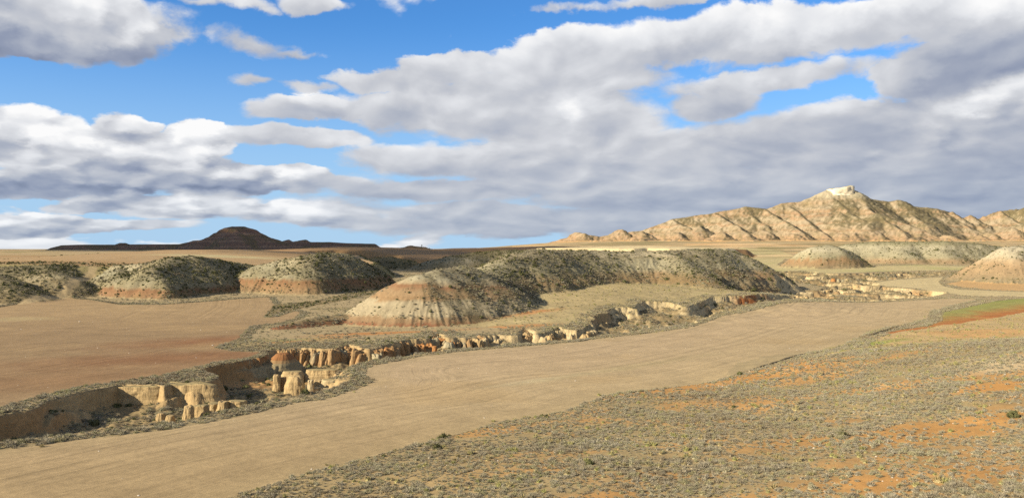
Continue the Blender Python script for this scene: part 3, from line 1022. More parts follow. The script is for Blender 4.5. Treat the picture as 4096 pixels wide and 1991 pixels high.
# gullies: steep cut faces are bare, floors carry shrubs
gl = hasid('gully') | hasid('gully_right')
setc(gl, T(150, 130, 92))
steep = sstep(0.45, 0.9, SLOPE)
face = np.zeros(GX.shape + (3,))
face[:] = T(208, 176, 124)
cc = T(226, 202, 152)
w = sstep(-50, 20, GX)[..., None] * sstep(230, 260, GY)[..., None]
face = face * (1 - w) + cc * w
orange = (sstep(0.05, 0.3, fbm(GX * 0.03, GY * 0.03, 2, 401)) * 0.6)[..., None]
face = face * (1 - orange) + T(192, 146, 94) * orange
red = spot(3010, 1230, 42, 14, 1.0, 0.6)[..., None]
face = face * (1 - red) + T(188, 122, 72) * red
mid = (spot(1250, 1430, 34, 16, 0.2, 0.5) * 0.9)[..., None]
band = sstep(-2.4, -1.2, Z)[..., None]
face = face * (1 - mid) + (T(186, 132, 80) * band + T(190, 170, 128) * (1 - band)) * mid
m3 = gl[..., None] * steep[..., None]
face *= 0.76
COL[:] = COL * (1 - m3) + face * m3
mixc(gl * sstep(0.3, 0.0, SLOPE) * sstep(0.0, 0.3, N1 + 0.3 * N2) * 0.6, T(168, 140, 92))
mixc(hasid('gully') * spot(950, 1462, 26, 10, 0.2, 0.6), T(168, 132, 86))
GREY[gl] = (2.2 * sstep(0.62, 0.35, SLOPE) * (0.55 + 0.9 * N2))[gl]
GREEN[gl] = (0.04 * sstep(0.6, 0.4, SLOPE))[gl]
bald = spot(960, 1460, 30, 11, 0.2, 0.6) + spot(1180, 1440, 26, 12, 0.2, 0.5)
GREY *= 1 - 0.9 * np.clip(bald, 0, 1) * hasid('gully')
mixc(hasid('gully') * spot(1000, 1570, 14, 4, 0, 0.7), T(112, 130, 62))

# verges beside the fields
for key, wdt, dens in (('main', 3.4, 1.9), ('leftf', 4.0, 1.7), ('green', 3.0, 1.2), ('pale', 3.0, 0.35), ('tan', 3.0, 0.4), ('back', 4.0, 0.25)):
    s = FSD[key]
    m = (s < 0) & (s > -wdt * (1 + 0.5 * N1)) & (SLOPE < 0.6)
    GREY[m] = np.maximum(GREY[m], dens)
    mixc(m * 0.7, T(150, 132, 94))
s = FSD['main']
m = (s < 0) & (s > -9.5) & (GY < 265) & (SLOPE < 0.7)
GREY[m] = np.maximum(GREY[m], 1.8)

m = (FSD['main'] > -8) & (KIND == fcode['fallow'])
GREY[m] = 1.8
# dark hedge beside the left field
hedge = GP([(1090, 1224), (1060, 1268), (1120, 1255), (1230, 1228), (1380, 1200), (1500, 1175), (1520, 1150), (1400, 1170), (1250, 1205), (1130, 1215)])
hs = poly_sd(GX, GY, hedge)
m = (hs > 0) & (SLOPE < 0.7)
GREY[m] = 0.35
GREEN[m] = 0.10
mixc(m * 0.8, T(142, 122, 82))

# foreground slope
fg = (RID == IDS['foreground']) & (KIND != fcode['fallow']) & (KIND != fcode['green'])
setc(fg, T(170, 148, 104))
ora = fbm(GX * 0.035, GY * 0.06, 4, 501)
om = sstep(-0.06, 0.30, ora)
om = np.maximum(om * 0.7, spot(2980, 1535, 52, 12, 0.55, 0.6, Y=198))
om = np.maximum(om, spot(2650, 1545, 40, 6, 0.55, 0.8, Y=190))
om = np.maximum(om, spot(3700, 1700, 40, 10, 0.3, 0.8, Y=125) * 0.9)
om = np.maximum(om, spot(3700, 1900, 30, 11, 0.3, 0.9, Y=98) * 0.95)
om = np.maximum(om, spot(3200, 1760, 24, 7, 0.3, 1.0, Y=122) * 0.8)
om = np.maximum(om, spot(2400, 1960, 14, 4, 0.3, 0.8, Y=97) * 0.8)
om = np.maximum(om, spot(3950, 1560, 16, 6, 0.1, 0.6, Y=150))
om *= 1 - 0.9 * spot(1500, 1900, 40, 16, 0.4, 0.8, Y=110)
mixc(fg * om * 0.92, T(198, 146, 82))
mixc(fg * om * sstep(0.1, 0.5, N2) * 0.6, T(212, 168, 108))
whit = spot(4060, 1470, 18, 14, 0, 0.7, Y=172)
mixc(fg * whit * 0.6, T(206, 188, 148))
GREY[fg] = (5.2 * (1 - 0.74 * om) * (0.75 + 1.1 * N2 + 0.5 * N3))[fg]
TUFT[fg] = (0.16 * (1 - om) * sstep(-0.1, 0.3, N1 + 0.3))[fg]
GREEN[fg] = 0.0006
m = (FSD['main'] < 0) & (FSD['main'] > -3.0) & fg
GREY[m] = 3.0
GREEN[m] = 0.03
gpatch = spot(3470, 1385, 26, 7, 0.5, 0.8) + spot(3430, 1392, 14, 5, 0.5, 0.8)
mixc((fg | fa | ground) * np.clip(gpatch, 0, 1) * 0.85, T(148, 158, 70))

# dirt track climbing between the left hills
td, _ = line_d(GX, GY, np.array([(-272, 575), (-264, 545), (-258, 520), (-254, 495), (-257, 465)]))
tm = sstep(4.5, 2.0, td + 1.5 * N2)
mixc(tm * 0.9, T(188, 164, 120))
for arr in (GREY, GREEN):
    arr *= 1 - tm
# scrub on the benches beside the near gully
m = (SDS['a'] < -0.2) & (SDS['a'] > -12) & (FM < 0.5) & (SLOPE < 0.6)
GREY[m] = np.maximum(GREY[m], 2.2)
m = (SDS['b'] < -0.2) & (SDS['b'] > -7) & (FM < 0.5) & (SLOPE < 0.6)
GREY[m] = np.maximum(GREY[m], 1.3)

# butte, mountain, far country
bt = hasid('butte')
zz = Z + 2.0 * N1
setc(bt, T(134, 106, 86))
bands = 0.5 + 0.5 * np.sin(zz * 0.55 + 1.2 * np.sin(zz * 0.21))
mixc(bt * sstep(0.5, 0.9, bands) * 0.5, T(176, 146, 116))
mixc(bt * sstep(0.1, 0.35, N1 + 0.5 * N2 + 0.12) * 0.75, T(118, 104, 74))
mixc(bt * sstep(60, 75, Z) * sstep(-0.1, 0.4, N2) * 0.6, T(150, 106, 80))
mt = hasid('mountain')
zz = Z + 5 * N1 + 16 * NFAR
setc(mt, T(196, 170, 130))
b1 = 0.5 + 0.5 * np.sin(zz * 0.20 + 1.5 * np.sin(zz * 0.07))
mixc(mt * sstep(0.55, 0.95, b1) * 0.65, T(204, 152, 102))
b2 = 0.5 + 0.5 * np.sin(zz * 0.33 + 2.0)
mixc(mt * sstep(0.75, 1.0, b2) * 0.5, T(216, 196, 156))
mixc(mt * sstep(75, 55, Z + 6 * N1) * 0.6, T(204, 150, 98))
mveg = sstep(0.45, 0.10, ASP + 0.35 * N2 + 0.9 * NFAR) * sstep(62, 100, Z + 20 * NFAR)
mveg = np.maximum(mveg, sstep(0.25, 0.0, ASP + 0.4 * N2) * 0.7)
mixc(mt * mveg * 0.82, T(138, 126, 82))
NS = fbm(GX * 0.09, GY * 0.05, 3, 611, 0.8)
mixc(mt * sstep(0.05, 0.4, NS + 0.3 * mveg) * 0.65, T(138, 124, 84))
mixc(mt * sstep(0.2, 0.5, -NS) * 0.35, T(220, 196, 154))
gully_m = sstep(0.05, 0.35, fbm(GX * 0.05, GY * 0.01, 3, 601))
mixc(mt * gully_m * 0.35, T(160, 140, 92))
mixc(mt * sstep(165, 188, Z + 6 * N1) * 0.8, T(214, 198, 158))
fm_ = hasid('far_mesa')
setc(fm_, T(120, 112, 116))  # bluish tone: distance haze put into the colour
mixc(fm_ * sstep(34, 30, Z), T(226, 184, 124))  # bright lower band: sunlight painted along the foot
GREEN[mt] = 0
pied = ground & (GY > 1300) & (GX > 0)
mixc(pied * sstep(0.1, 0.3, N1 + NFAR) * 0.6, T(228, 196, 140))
terr = sstep(0.12, 0.2, SLOPE)
NE = fbm(GX * 0.0035, GY * 0.014, 4, 641)
mixc(pied * sstep(0.08, 0.2, NE) * 0.75, T(152, 138, 94))
mixc(pied * sstep(0.1, 0.22, -NE) * 0.6, T(224, 192, 142))
mixc(pied * terr * 0.8, T(232, 180, 118))
GREY[ground & (GY > 1200)] = 0
inplay = (np.abs(GT) < 0.62) & (GY > 80)
for arr in (GREY, GREEN, TUFT):
    arr *= inplay
    np.clip(arr, 0, 9, out=arr)

COL[mt] = COL[mt] * 0.64 + 0.15 * COL[mt].mean(1, keepdims=True) * np.array([[1.10, 1.02, 0.78]])
COL *= (1 + 0.10 * N3 + 0.10 * N2)[..., None]
COL = np.clip(COL, 0.01, 0.75)


# ------------------------------------------------------------------ materials
def new_mat(name):
    m = bpy.data.materials.new(name)
    m.use_nodes = True
    nt = m.node_tree
    nt.nodes.clear()
    nb = NB(nt)
    out = nb.node('ShaderNodeOutputMaterial')
    bs = nb.node('ShaderNodeBsdfPrincipled')
    bs.inputs['Roughness'].default_value = 0.95
    bs.inputs['Specular IOR Level'].default_value = 0.08
    nt.links.new(bs.outputs[0], out.inputs[0])
    return m, nb, bs


def terrain_material():
    m, nb, bs = new_mat('earth')
    geo = nb.node('ShaderNodeNewGeometry')
    pos = geo.outputs['Position']
    at = nb.node('ShaderNodeAttribute', attribute_name='col')
    fu = nb.node('ShaderNodeAttribute', attribute_name='furrow')
    fm = nb.node('ShaderNodeAttribute', attribute_name='fmask')
    n1 = nb.noise(pos, 0.9, 6, 0.62)
    n2 = nb.noise(pos, 5.0, 4, 0.6)
    k = nb.m('MULTIPLY', nb.lin(n1, 0.25, 0.75, 0.86, 1.14), nb.lin(n2, 0.25, 0.75, 0.90, 1.10))
    n0 = nb.noise(pos, 0.10, 5, 0.65)
    k = nb.m('MULTIPLY', k, nb.lin(n0, 0.25, 0.75, 0.86, 1.14))
    # plough lines
    l1 = nb.noise(None, 0.45, 6, 0.7, dims='1D', w=fu.outputs['Fac'])
    l2 = nb.noise(None, 2.2, 3, 0.6, dims='1D', w=fu.outputs['Fac'])
    brk = nb.noise(pos, 0.12, 4, 0.6)
    lines = nb.m('ADD', nb.m('MULTIPLY', nb.m('SUBTRACT', l1, 0.5), 0.95), nb.m('MULTIPLY', nb.m('SUBTRACT', l2, 0.5), 0.8))
    dark = nb.ss(l1, 0.40, 0.33)
    lines = nb.m('SUBTRACT', lines, nb.m('MULTIPLY', dark, 0.22))
    lines = nb.m('MULTIPLY', lines, nb.m('MULTIPLY', fm.outputs['Fac'], nb.lin(brk, 0.35, 0.65, 0.25, 0.75)))
    k = nb.m('MULTIPLY', k, nb.m('ADD', lines, 1.0))
    sepn = nb.node('ShaderNodeSeparateXYZ')
    nb.l.new(geo.outputs['True Normal'], sepn.inputs[0])
    wall = nb.ss(sepn.outputs[2], 0.93, 0.50)
    mapn = nb.vm('MULTIPLY', pos, (0.55, 0.55, 3.2))
    strata = nb.noise(mapn, 0.5, 4, 0.6)
    streak = nb.noise(nb.vm('MULTIPLY', pos, (2.2, 2.2, 0.35)), 1.0, 5, 0.65)
    wv = nb.m('ADD', nb.m('MULTIPLY', nb.m('SUBTRACT', strata, 0.5), 0.7), nb.m('MULTIPLY', nb.m('SUBTRACT', streak, 0.5), 0.8))
    steepw = nb.ss(sepn.outputs[2], 0.80, 0.45, 0.22, 1.0)
    k = nb.m('MULTIPLY', k, nb.m('MULTIPLY_ADD', wv, nb.m('MULTIPLY', wall, steepw), 1.0))
    col = nb.vm('SCALE', at.outputs['Color'])
    nb.put(col.node.inputs['Scale'], k)
    nb.l.new(col, bs.inputs['Base Color'])
    bp = nb.node('ShaderNodeBump')
    bp.inputs['Strength'].default_value = 0.5
    bp.inputs['Distance'].default_value = 0.25
    hgt = nb.m('ADD', nb.m('MULTIPLY', n1, 0.6), nb.m('MULTIPLY', n2, 0.25))
    hgt = nb.m('ADD', hgt, nb.m('MULTIPLY', nb.m('MULTIPLY', l2, fm.outputs['Fac']), 0.25))
    hgt = nb.m('ADD', hgt, nb.m('MULTIPLY', nb.m('ADD', nb.m('MULTIPLY', streak, 2.2), strata), wall))
    nb.l.new(hgt, bp.inputs['Height'])
    nb.l.new(bp.outputs[0], bs.inputs['Normal'])
    return m


M_EARTH = terrain_material()

# ------------------------------------------------------------------ split the land into its pieces
LABELS = {
    0: ('ground', 'pale scrubby valley ground between the fields and hills', 'ground'),
    'upland': ('upland_field', 'rolling tan ploughed upland behind the two left hills', 'field'),
    'cone': ('hill', 'cone-like banded hill with bare cream and orange left flank, at the centre', 'hill'),
    'mesa': ('hill', 'long flat-topped bushy hill behind the smooth domed field', 'hill'),
    'left': ('hill', 'rounded bushy hill with fluted orange foot above the left field', 'hill'),
    'right_of_left': ('hill', 'bushy hill with shaded right side, second from the left field corner', 'hill'),
    'edge': ('hill', 'dark bushy slope at the left edge beside the dirt path', 'hill'),
    'bank_right': ('hill', 'small round hill with cream cap and orange foot below the mountain', 'hill'),
    'ridge_right': ('hill', 'wide green-topped hill with several pale faces below the mountain', 'hill'),
    'hill_edge_right': ('hill', 'bright cream hill cut off by the right edge of the picture', 'hill'),
    'dark_mid': ('hill', 'dark bushy hill in cloud shadow behind the centre cone', 'hill'),
    'hummock': ('hill', 'low dark hummock in the shaded valley behind the left hills', 'hill'),
    'dome': ('field', 'smooth domed fallow field in front of the long flat-topped hill', 'field'),
    'shoulder': ('shrubland', 'shrub-covered bench above the fluted gully walls', 'shrubland'),
    'low_ridge': ('ridge', 'low red and grey clay ridge running up to the centre cone', 'ridge'),
    'plateau': ('field', 'pale sunlit plateau field behind the long flat-topped hill', 'field'),
    'dark_plateau': ('field', 'dark ploughed rise in cloud shadow right of the dark butte', 'field'),
    'far_strip': ('field', 'thin dark field strip in front of the mountain foot', 'field'),
    'knoll': ('hill', 'tiny far knoll with a single tree on it', 'hill'),
    'slope_right': ('slope', 'stony scrub slope rising at the right edge', 'slope'),
    'butte': ('butte', 'dark brown butte with long ledges on the left horizon', 'butte'),
    'mountain': ('mountain', 'sunlit orange mountain with eroded spurs and white rock cap', 'mountain'),
    'far_mesa': ('mesa', 'distant bluish tableland on the middle horizon', 'mesa'),
    'foreground': ('shrub_slope', 'ochre shrub-covered slope filling the lower right foreground', 'slope'),
    'gully': ('gully', 'winding gully with fluted cream walls along the main field', 'gully'),
    'gully_right': ('gully', 'stepped cream badland basin beyond the main field tip', 'gully'),
    'main': ('ploughed_field', 'large tan ploughed field sweeping through the middle', 'field'),
    'leftf': ('ploughed_field', 'brown ploughed field with reddish patch on the left', 'field'),
    'green': ('sown_field', 'green and red sown field at the right edge', 'field'),
    'fallow': ('fallow_field', 'beige fallow strip below the green and red field', 'field'),
    'pale': ('ploughed_field', 'pale curved field with turning rows on the right', 'field'),
    'tan': ('ploughed_field', 'small tan field under the bright cream hill', 'field'),
    'back': ('fallow_field', 'pale green flat field in front of the small round hill', 'field'),
}


def tag(o, label=None, cat=None, group=None, kind=None):
    if label:
        o['label'] = label
    if cat:
        o['category'] = cat
    if group:
        o['group'] = group
    if kind:
        o['kind'] = kind
    return o


def grid_mesh(name, mask_faces, vid):
    pass


IDX = np.arange(NXg * NYg).reshape(NYg, NXg)
quads = np.stack([IDX[:-1, :-1], IDX[:-1, 1:], IDX[1:, 1:], IDX[1:, :-1]], -1).reshape(-1, 4)
fk = KIND[:-1, :-1].reshape(-1)
VX = np.stack([GX, GY, Z], -1).reshape(-1, 3).astype(np.float32)
VC = np.concatenate([COL, np.ones(COL.shape[:2] + (1,))], -1).reshape(-1, 4).astype(np.float32)
VF = FUR.reshape(-1).astype(np.float32)
VM = FM.reshape(-1).astype(np.float32)


def mesh_from(name, verts, faces, material, smooth=True, col=None, fur=None, fm=None):
    me = bpy.data.meshes.new(name)
    n, k = faces.shape
    me.vertices.add(len(verts))
    me.vertices.foreach_set('co', np.ascontiguousarray(verts, np.float32).ravel())
    me.loops.add(n * k)
    me.loops.foreach_set('vertex_index', np.ascontiguousarray(faces, np.int32).ravel())
    me.polygons.add(n)
    me.polygons.foreach_set('loop_start', np.arange(0, n * k, k, dtype=np.int32))
    me.polygons.foreach_set('use_smooth', np.full(n, smooth))
    if col is not None:
        a = me.attributes.new('col', 'FLOAT_COLOR', 'POINT')
        a.data.foreach_set('color', np.ascontiguousarray(col, np.float32).ravel())
    if fur is not None:
        a = me.attributes.new('furrow', 'FLOAT', 'POINT')
        a.data.foreach_set('value', np.ascontiguousarray(fur, np.float32))
        a = me.attributes.new('fmask', 'FLOAT', 'POINT')
        a.data.foreach_set('value', np.ascontiguousarray(fm, np.float32))
    me.update(calc_edges=True)
    me.materials.append(material)
    return me


inv = {v: k for k, v in IDS.items()}
inv.update({v: k for k, v in fcode.items()})
inv[0] = 0
TERRAIN = {}
for code in np.unique(fk):
    key = inv[int(code)]
    f = quads[fk == code]
    used, re = np.unique(f, return_inverse=True)
    me = mesh_from(LABELS[key][0], VX[used], re.reshape(-1, 4), M_EARTH, True, VC[used], VF[used], VM[used])
    o = bpy.data.objects.new(LABELS[key][0], me)
    C.objects.link(o)
    tag(o, LABELS[key][1], LABELS[key][2], kind='structure')
    TERRAIN[key] = o

# wide sheet that carries the plain on to the horizon outside and behind the modelled valley
gx = np.concatenate([-np.geomspace(30000, 60, 40), np.geomspace(60, 30000, 40)])
SX, SY = np.meshgrid(gx, gx, indexing='ij')
r_ = np.hypot(SX, SY)
infan = (SY > 0) & (np.abs(SX) < 1.15 * np.maximum(SY, 60)) & (SY < 9000)
SZ = np.where(infan, -12.0, np.where(SY > 8000, 26.5, np.clip(26 - 0.05 * r_, -6, 26)))
SZ = np.where((r_ < 300), np.minimum(SZ, 24 - 0.3 * r_), SZ)
ii = np.arange(80 * 80).reshape(80, 80)
q = np.stack([ii[:-1, :-1], ii[1:, :-1], ii[1:, 1:], ii[:-1, 1:]], -1).reshape(-1, 4)
vc = np.tile(np.append(T(180, 155, 108), 1), (6400, 1))
me = mesh_from('plain', np.stack([SX, SY, SZ], -1).reshape(-1, 3), q, M_EARTH, True, vc, np.zeros(6400), np.zeros(6400))
o = bpy.data.objects.new('plain', me)
C.objects.link(o)
tag(o, 'open dry plain reaching to the horizon', 'ground', kind='structure')

# ------------------------------------------------------------------ white rock cap of the mountain
def block_mesh(name, foot, levels, col_fn, seed, flute=0.12, ff=3.0, mat=None, topn=0.4):
    """prism with fluted, weathered sides. foot: list of (x, y) outline; levels: (height, shrink)"""
    foot = np.array(foot, float)
    c = foot.mean(0)
    n = len(foot)
    verts, cols = [], []
    per = np.concatenate([[0], np.cumsum(np.hypot(*np.diff(np.vstack([foot, foot[:1]]), axis=0).T))])[:-1]
    for k, (h, sh) in enumerate(levels):
        f = 1 + flute * (np.abs(pnoise(per * ff + seed * 3, np.full(n, h * 0.25), seed)) * 2.6 - 0.8) + 0.8 * flute * pnoise(per * ff * 3.1, np.full(n, h * 0.5), seed + 3) + 0.45 * flute * pnoise(per * ff * 7, np.full(n, h * 2.0), seed + 4)
        f = f + 0.10 * pnoise(np.full(n, 3.3), np.full(n, h * 0.9), seed + 8)
        rad = np.hypot(*(foot - c).T)
        d = (foot - c) * sh + (foot - c) / rad[:, None] * ((f - 1) * min(rad.min(), 2.6 if rad.min() < 20 else 99) * sh)[:, None]
        hh = h + topn * (k / (len(levels) - 1)) ** 2 * (pnoise(per * ff * 0.7, np.full(n, 0.5), seed + 5) + 0.5 * pnoise(per * ff * 2.5, np.full(n, 0.5), seed + 6))
        v = np.column_stack([c + d, hh])
        verts.append(v)
        cols.append(np.array([col_fn(k / (len(levels) - 1))] * n))
    verts = np.vstack(verts)
    cols = np.vstack(cols)
    L = len(levels)
    fs = []
    for k in range(L - 1):
        for i in range(n):
            j = (i + 1) % n
            fs.append((k * n + i, k * n + j, (k + 1) * n + j, (k + 1) * n + i))
    top = len(verts)
    verts = np.vstack([verts, [[c[0], c[1], verts[-n:, 2].mean() + 0.08]]])
    cols = np.vstack([cols, [col_fn(1.0)]])
    for i in range(n):
        fs.append(((L - 1) * n + i, (L - 1) * n + (i + 1) % n, top, top))
    quads_ = np.array([f for f in fs if f[2] != f[3]])
    me = bpy.data.meshes.new(name)
    me.from_pydata(verts.tolist(), [], [tuple(f) if f[2] != f[3] else f[:3] for f in fs])
    a = me.attributes.new('col', 'FLOAT_COLOR', 'POINT')
    a.data.foreach_set('color', np.column_stack([cols, np.ones(len(cols))]).astype(np.float32).ravel())
    for nm in ('furrow', 'fmask'):
        me.attributes.new(nm, 'FLOAT', 'POINT')
    me.polygons.foreach_set('use_smooth', np.ones(len(me.polygons), bool))
    me.materials.append(mat or M_EARTH)
    me.update()
    return me


def oval(cx, cy, rx, ry, n=30, rot=0.0, p=3.0):
    out = []
    for i in range(n):
        a = 2 * math.pi * i / n
        ca, sa = math.cos(a), math.sin(a)
        r = (abs(ca) ** p + abs(sa) ** p) ** (-1 / p)
        x, y = rx * r * ca, ry * r * sa
        out.append((cx + x * math.cos(rot) - y * math.sin(rot), cy + x * math.sin(rot) + y * math.cos(rot)))
    return out


mo = TERRAIN['mountain']
a0 = D3(3312, 768, 2600)
a1 = D3(3414, 745, 2600)
capw = (a1[0] - a0[0]) / 2
capc = (a0[0] + a1[0]) / 2
zl = a0[2] - 12
ztop = a1[2]
capme = block_mesh('caprock', oval(capc, 2600, capw, 30, 44), [(zl, 1.12), (zl + 6, 1.06), (zl + 7, 1.0), ((zl + ztop) / 2, 0.97), (ztop - 5, 0.95), (ztop - 1, 0.93), (ztop, 0.85)], lambda t: T(238, 224, 190) if t < 0.9 else T(190, 178, 130), 3, 0.16, 0.16, None, 5.0)
capv = np.zeros(len(capme.vertices) * 3, np.float32)
capme.vertices.foreach_get('co', capv)
capv = capv.reshape(-1, 3)
tilt = np.clip((capc + capw - capv[:, 0]) / (2 * capw), 0, 1)
capv[:, 2] -= tilt * 9 * (capv[:, 2] > zl + 8)
capme.vertices.foreach_set('co', capv.ravel())
cap = bpy.data.objects.new('caprock', capme)
C.objects.link(cap)
cap.parent = mo
tag(cap, 'white limestone cap on the summit')

# ------------------------------------------------------------------ earth pillars and standing blocks in the gullies
CREAM = T(214, 184, 132) * 0.76
PALE = T(224, 200, 152) * 0.78
BROWN = T(190, 150, 102) * 0.8
ORNG = T(196, 140, 86) * 0.8
GRYC = T(186, 172, 136) * 0.8
# x0, x1, top y, foot y (picture), foot height, depth m, top factor, colour, name, label
BLOCKS = [
    (425, 650, 1539, 1612, -3.8, 4.5, 0.97, CREAM, 'earth_wall', 'sunlit cream cliff face under the left field edge'),
    (618, 846, 1533, 1608, -3.8, 4.5, 0.96, CREAM, 'earth_wall', 'rugged sunlit cliff face ending in the dark corner'),
    (726, 766, 1622, 1688, -4.6, 2.4, 0.75, CREAM, 'earth_pillar', 'tall rounded cream pillar at the left end of the near gully blocks'),
    (764, 824, 1619, 1672, -4.4, 3.0, 0.90, CREAM, 'earth_block', 'flat-topped cream block joined right of the tall rounded pillar'),
    (822, 868, 1610, 1640, -4.0, 3.5, 0.92, CREAM, 'earth_block', 'shaded block between the pillar block and the ribbed wall'),
    (866, 905, 1603, 1644, -4.0, 2.6, 0.86, CREAM, 'earth_block', 'lit ribbed wall block right of the shaded block'),
    (903, 972, 1600, 1624, -3.2, 3.0, 0.93, CREAM, 'earth_block', 'low long ribbed wall fading into the near verge shrubs'),
    (812, 845, 1643, 1668, -4.6, 2.2, 0.45, CREAM, 'earth_mound', 'smooth rounded mound in front of the shaded block'),
    (804, 842, 1662, 1684, -4.8, 1.8, 0.85, PALE, 'earth_block', 'small pale block at the foot of the rounded mound'),
    (880, 928, 1630, 1652, -4.6, 2.0, 0.9, CREAM, 'earth_block', 'low pale step below the ribbed wall'),
    (618, 654, 1652, 1686, -5.0, 2.0, 0.7, CREAM, 'earth_block', 'round cream lump left of the tall pillar'),
    (656, 690, 1660, 1692, -5.0, 2.0, 0.7, CREAM, 'earth_block', 'cream lump touching the gully floor shrubs beside the tall pillar'),
    (1088, 1118, 1498, 1562, -4.6, 2.0, 0.82, CREAM, 'earth_pillar', 'slender free-standing cream pillar in the middle of the gully'),
    (1112, 1140, 1508, 1552, -4.2, 2.4, 0.9, BROWN, 'earth_block', 'shaded fin behind the slender pillar'),
    (1134, 1210, 1503, 1574, -4.6, 3.6, 0.60, CREAM, 'earth_block', 'wedge-shaped block right of the slender pillar'),
    (1128, 1200, 1483, 1500, -2.6, 3.5, 0.9, CREAM, 'earth_block', 'long low ledge behind the wedge-shaped block'),
    (1222, 1345, 1476, 1506, -3.2, 4.0, 0.94, CREAM, 'earth_block', 'dark-faced terrace wall above the lit ribbed wall'),
    (1226, 1252, 1520, 1574, -4.6, 2.0, 0.75, PALE, 'earth_pillar', 'narrow pale pillar left of the lit ribbed wall'),
    (1250, 1288, 1519, 1556, -4.2, 2.4, 0.78, CREAM, 'earth_pillar', 'rounded pillar between the narrow pale pillar and the ribbed wall'),
    (1286, 1418, 1516, 1541, -3.2, 3.0, 0.95, PALE, 'earth_block', 'long lit ribbed wall near the field corner'),
    (1224, 1274, 1549, 1578, -5.0, 2.6, 0.75, PALE, 'earth_block', 'broad pale boulder-like block at the foot of the narrow pillar'),
    (1272, 1334, 1549, 1567, -4.4, 2.0, 0.9, PALE, 'earth_block', 'low pale wall below the long lit ribbed wall'),
    (891, 910, 1470, 1497, -3.0, 1.6, 0.7, BROWN, 'earth_pillar', 'small brown knob on the bare gully slope'),
    (974, 1001, 1458, 1490, -3.2, 2.0, 0.75, BROWN, 'earth_pillar', 'larger brown knob beside the grey clay cone'),
    (1040, 1170, 1412, 1490, -4.0, 14.0, 0.32, BROWN, 'clay_cone', 'brown and grey clay cone leaning on the fluted wall'),
    (1728, 1747, 1384, 1414, -3.8, 2.0, 0.72, ORNG, 'earth_pillar', 'small orange pillar standing before the dark gully recess'),
    (1766, 1822, 1370, 1410, -3.6, 4.0, 0.5, GRYC, 'earth_block', 'grey cone-shaped buttress right of the orange pillar'),
    (3236, 3320, 1106, 1134, 0.5, 12, 0.9, PALE, 'earth_block', 'square pale mesa block in the far badland basin'),
    (3328, 3350, 1114, 1142, 0.0, 6, 0.55, ORNG, 'earth_pillar', 'orange-capped pinnacle beside the grey spires'),
    (3350, 3366, 1116, 1146, 0.0, 5, 0.5, GRYC, 'earth_pillar', 'left grey spire in the far badland basin'),
    (3366, 3384, 1119, 1146, 0.0, 5, 0.5, GRYC, 'earth_pillar', 'right grey spire in the far badland basin'),
    (3418, 3462, 1140, 1172, -1.0, 8, 0.7, CREAM, 'earth_block', 'ribbed cream buttress left of the big smooth wall'),
    (3455, 3534, 1143, 1178, -1.0, 8, 0.93, PALE, 'earth_block', 'big smooth pale wall in the far badland basin'),
    (3420, 3470, 1174, 1196, -1.5, 6, 0.5, PALE, 'earth_block', 'pale triangular block in front of the big smooth wall'),
    (3325, 3392, 1178, 1204, -2.0, 6, 0.85, PALE, 'earth_block', 'pale sloping block near the far field edge'),
    (3372, 3425, 1164, 1180, -0.5, 6, 0.9, PALE, 'earth_block', 'low pale wall left of the ribbed buttress'),
    (3640, 3670, 1089, 1106, 2.5, 6, 0.85, PALE, 'earth_block', 'first pale bluff of the row below the small round hill'),
    (3674, 3698, 1090, 1107, 2.5, 6, 0.85, PALE, 'earth_block', 'second pale bluff of the row'),
    (3708, 3734, 1090, 1104, 2.5, 6, 0.85, PALE, 'earth_block', 'third pale bluff of the row'),
    (3764, 3794, 1088, 1098, 2.7, 6, 0.85, PALE, 'earth_block', 'fourth pale bluff of the row'),
    (3798, 3834, 1088, 1099, 2.7, 6, 0.85, PALE, 'earth_block', 'last pale bluff of the row, nearest the bright cream hill'),
]
for k, (x0, x1, yt, yb_, zf, dep, tf, colr, nm, lab) in enumerate(BLOCKS):
    Yf = (CAM_Z - zf) / ((yb_ - CY) / FOC)
    wx = (x1 - x0) / FOC * Yf / 2 * 1.12
    xc = ((x0 + x1) / 2 - CX) / FOC * Yf
    yc = Yf + dep / 2
    H_ = (yb_ - yt) / FOC * yc + 0.0
    ztop_ = CAM_Z - (yt - CY) / FOC * yc
    z0 = zf - 2.0
    rotv = 0.0
    n = 56 if wx < 3 else 90
    lev = [(z0, 1.18), (zf, 1.10), (zf + 0.15 * H_, 1.02)]
    for j in range(1, 16):
        t = j / 16
        lev.append((zf + (ztop_ - zf) * (0.15 + 0.85 * t), 1.0 + (tf - 1.0) * (t ** 1.3)))
    lev += [(ztop_ - 0.05, tf * 0.94), (ztop_, tf * 0.75)]
    topc = T(160, 142, 100) if (tf > 0.8 and wx > 1.2) else colr * 0.95
    base_c = colr
    if nm == 'clay_cone':
        fn = lambda t: T(168, 150, 112) * 0.8 if t < 0.45 else (T(176, 142, 98) * 0.8 if t < 0.6 else T(170, 120, 76) * 0.8)
    else:
        fn = (lambda t, b=base_c, tc=topc: b if t < 0.93 else tc)
    me = block_mesh(nm, oval(0, 0, wx, dep / 2, n, 0, 3.2 if tf > 0.6 else 2.2), [(h - zf, s_) for h, s_ in lev], fn, k + 3, 0.15 if nm != 'clay_cone' else 0.10, 1.1 / max(1.0, wx ** 0.5), None, (0.14 if nm != 'clay_cone' else 0.05) * H_)
    o = bpy.data.objects.new(nm, me)
    C.objects.link(o)
    o.location = (xc, yc, zf)
    o.rotation_euler = (0, 0, random.uniform(-0.12, 0.12))
    tag(o, lab, 'rock formation', 'standing blocks in the gullies')

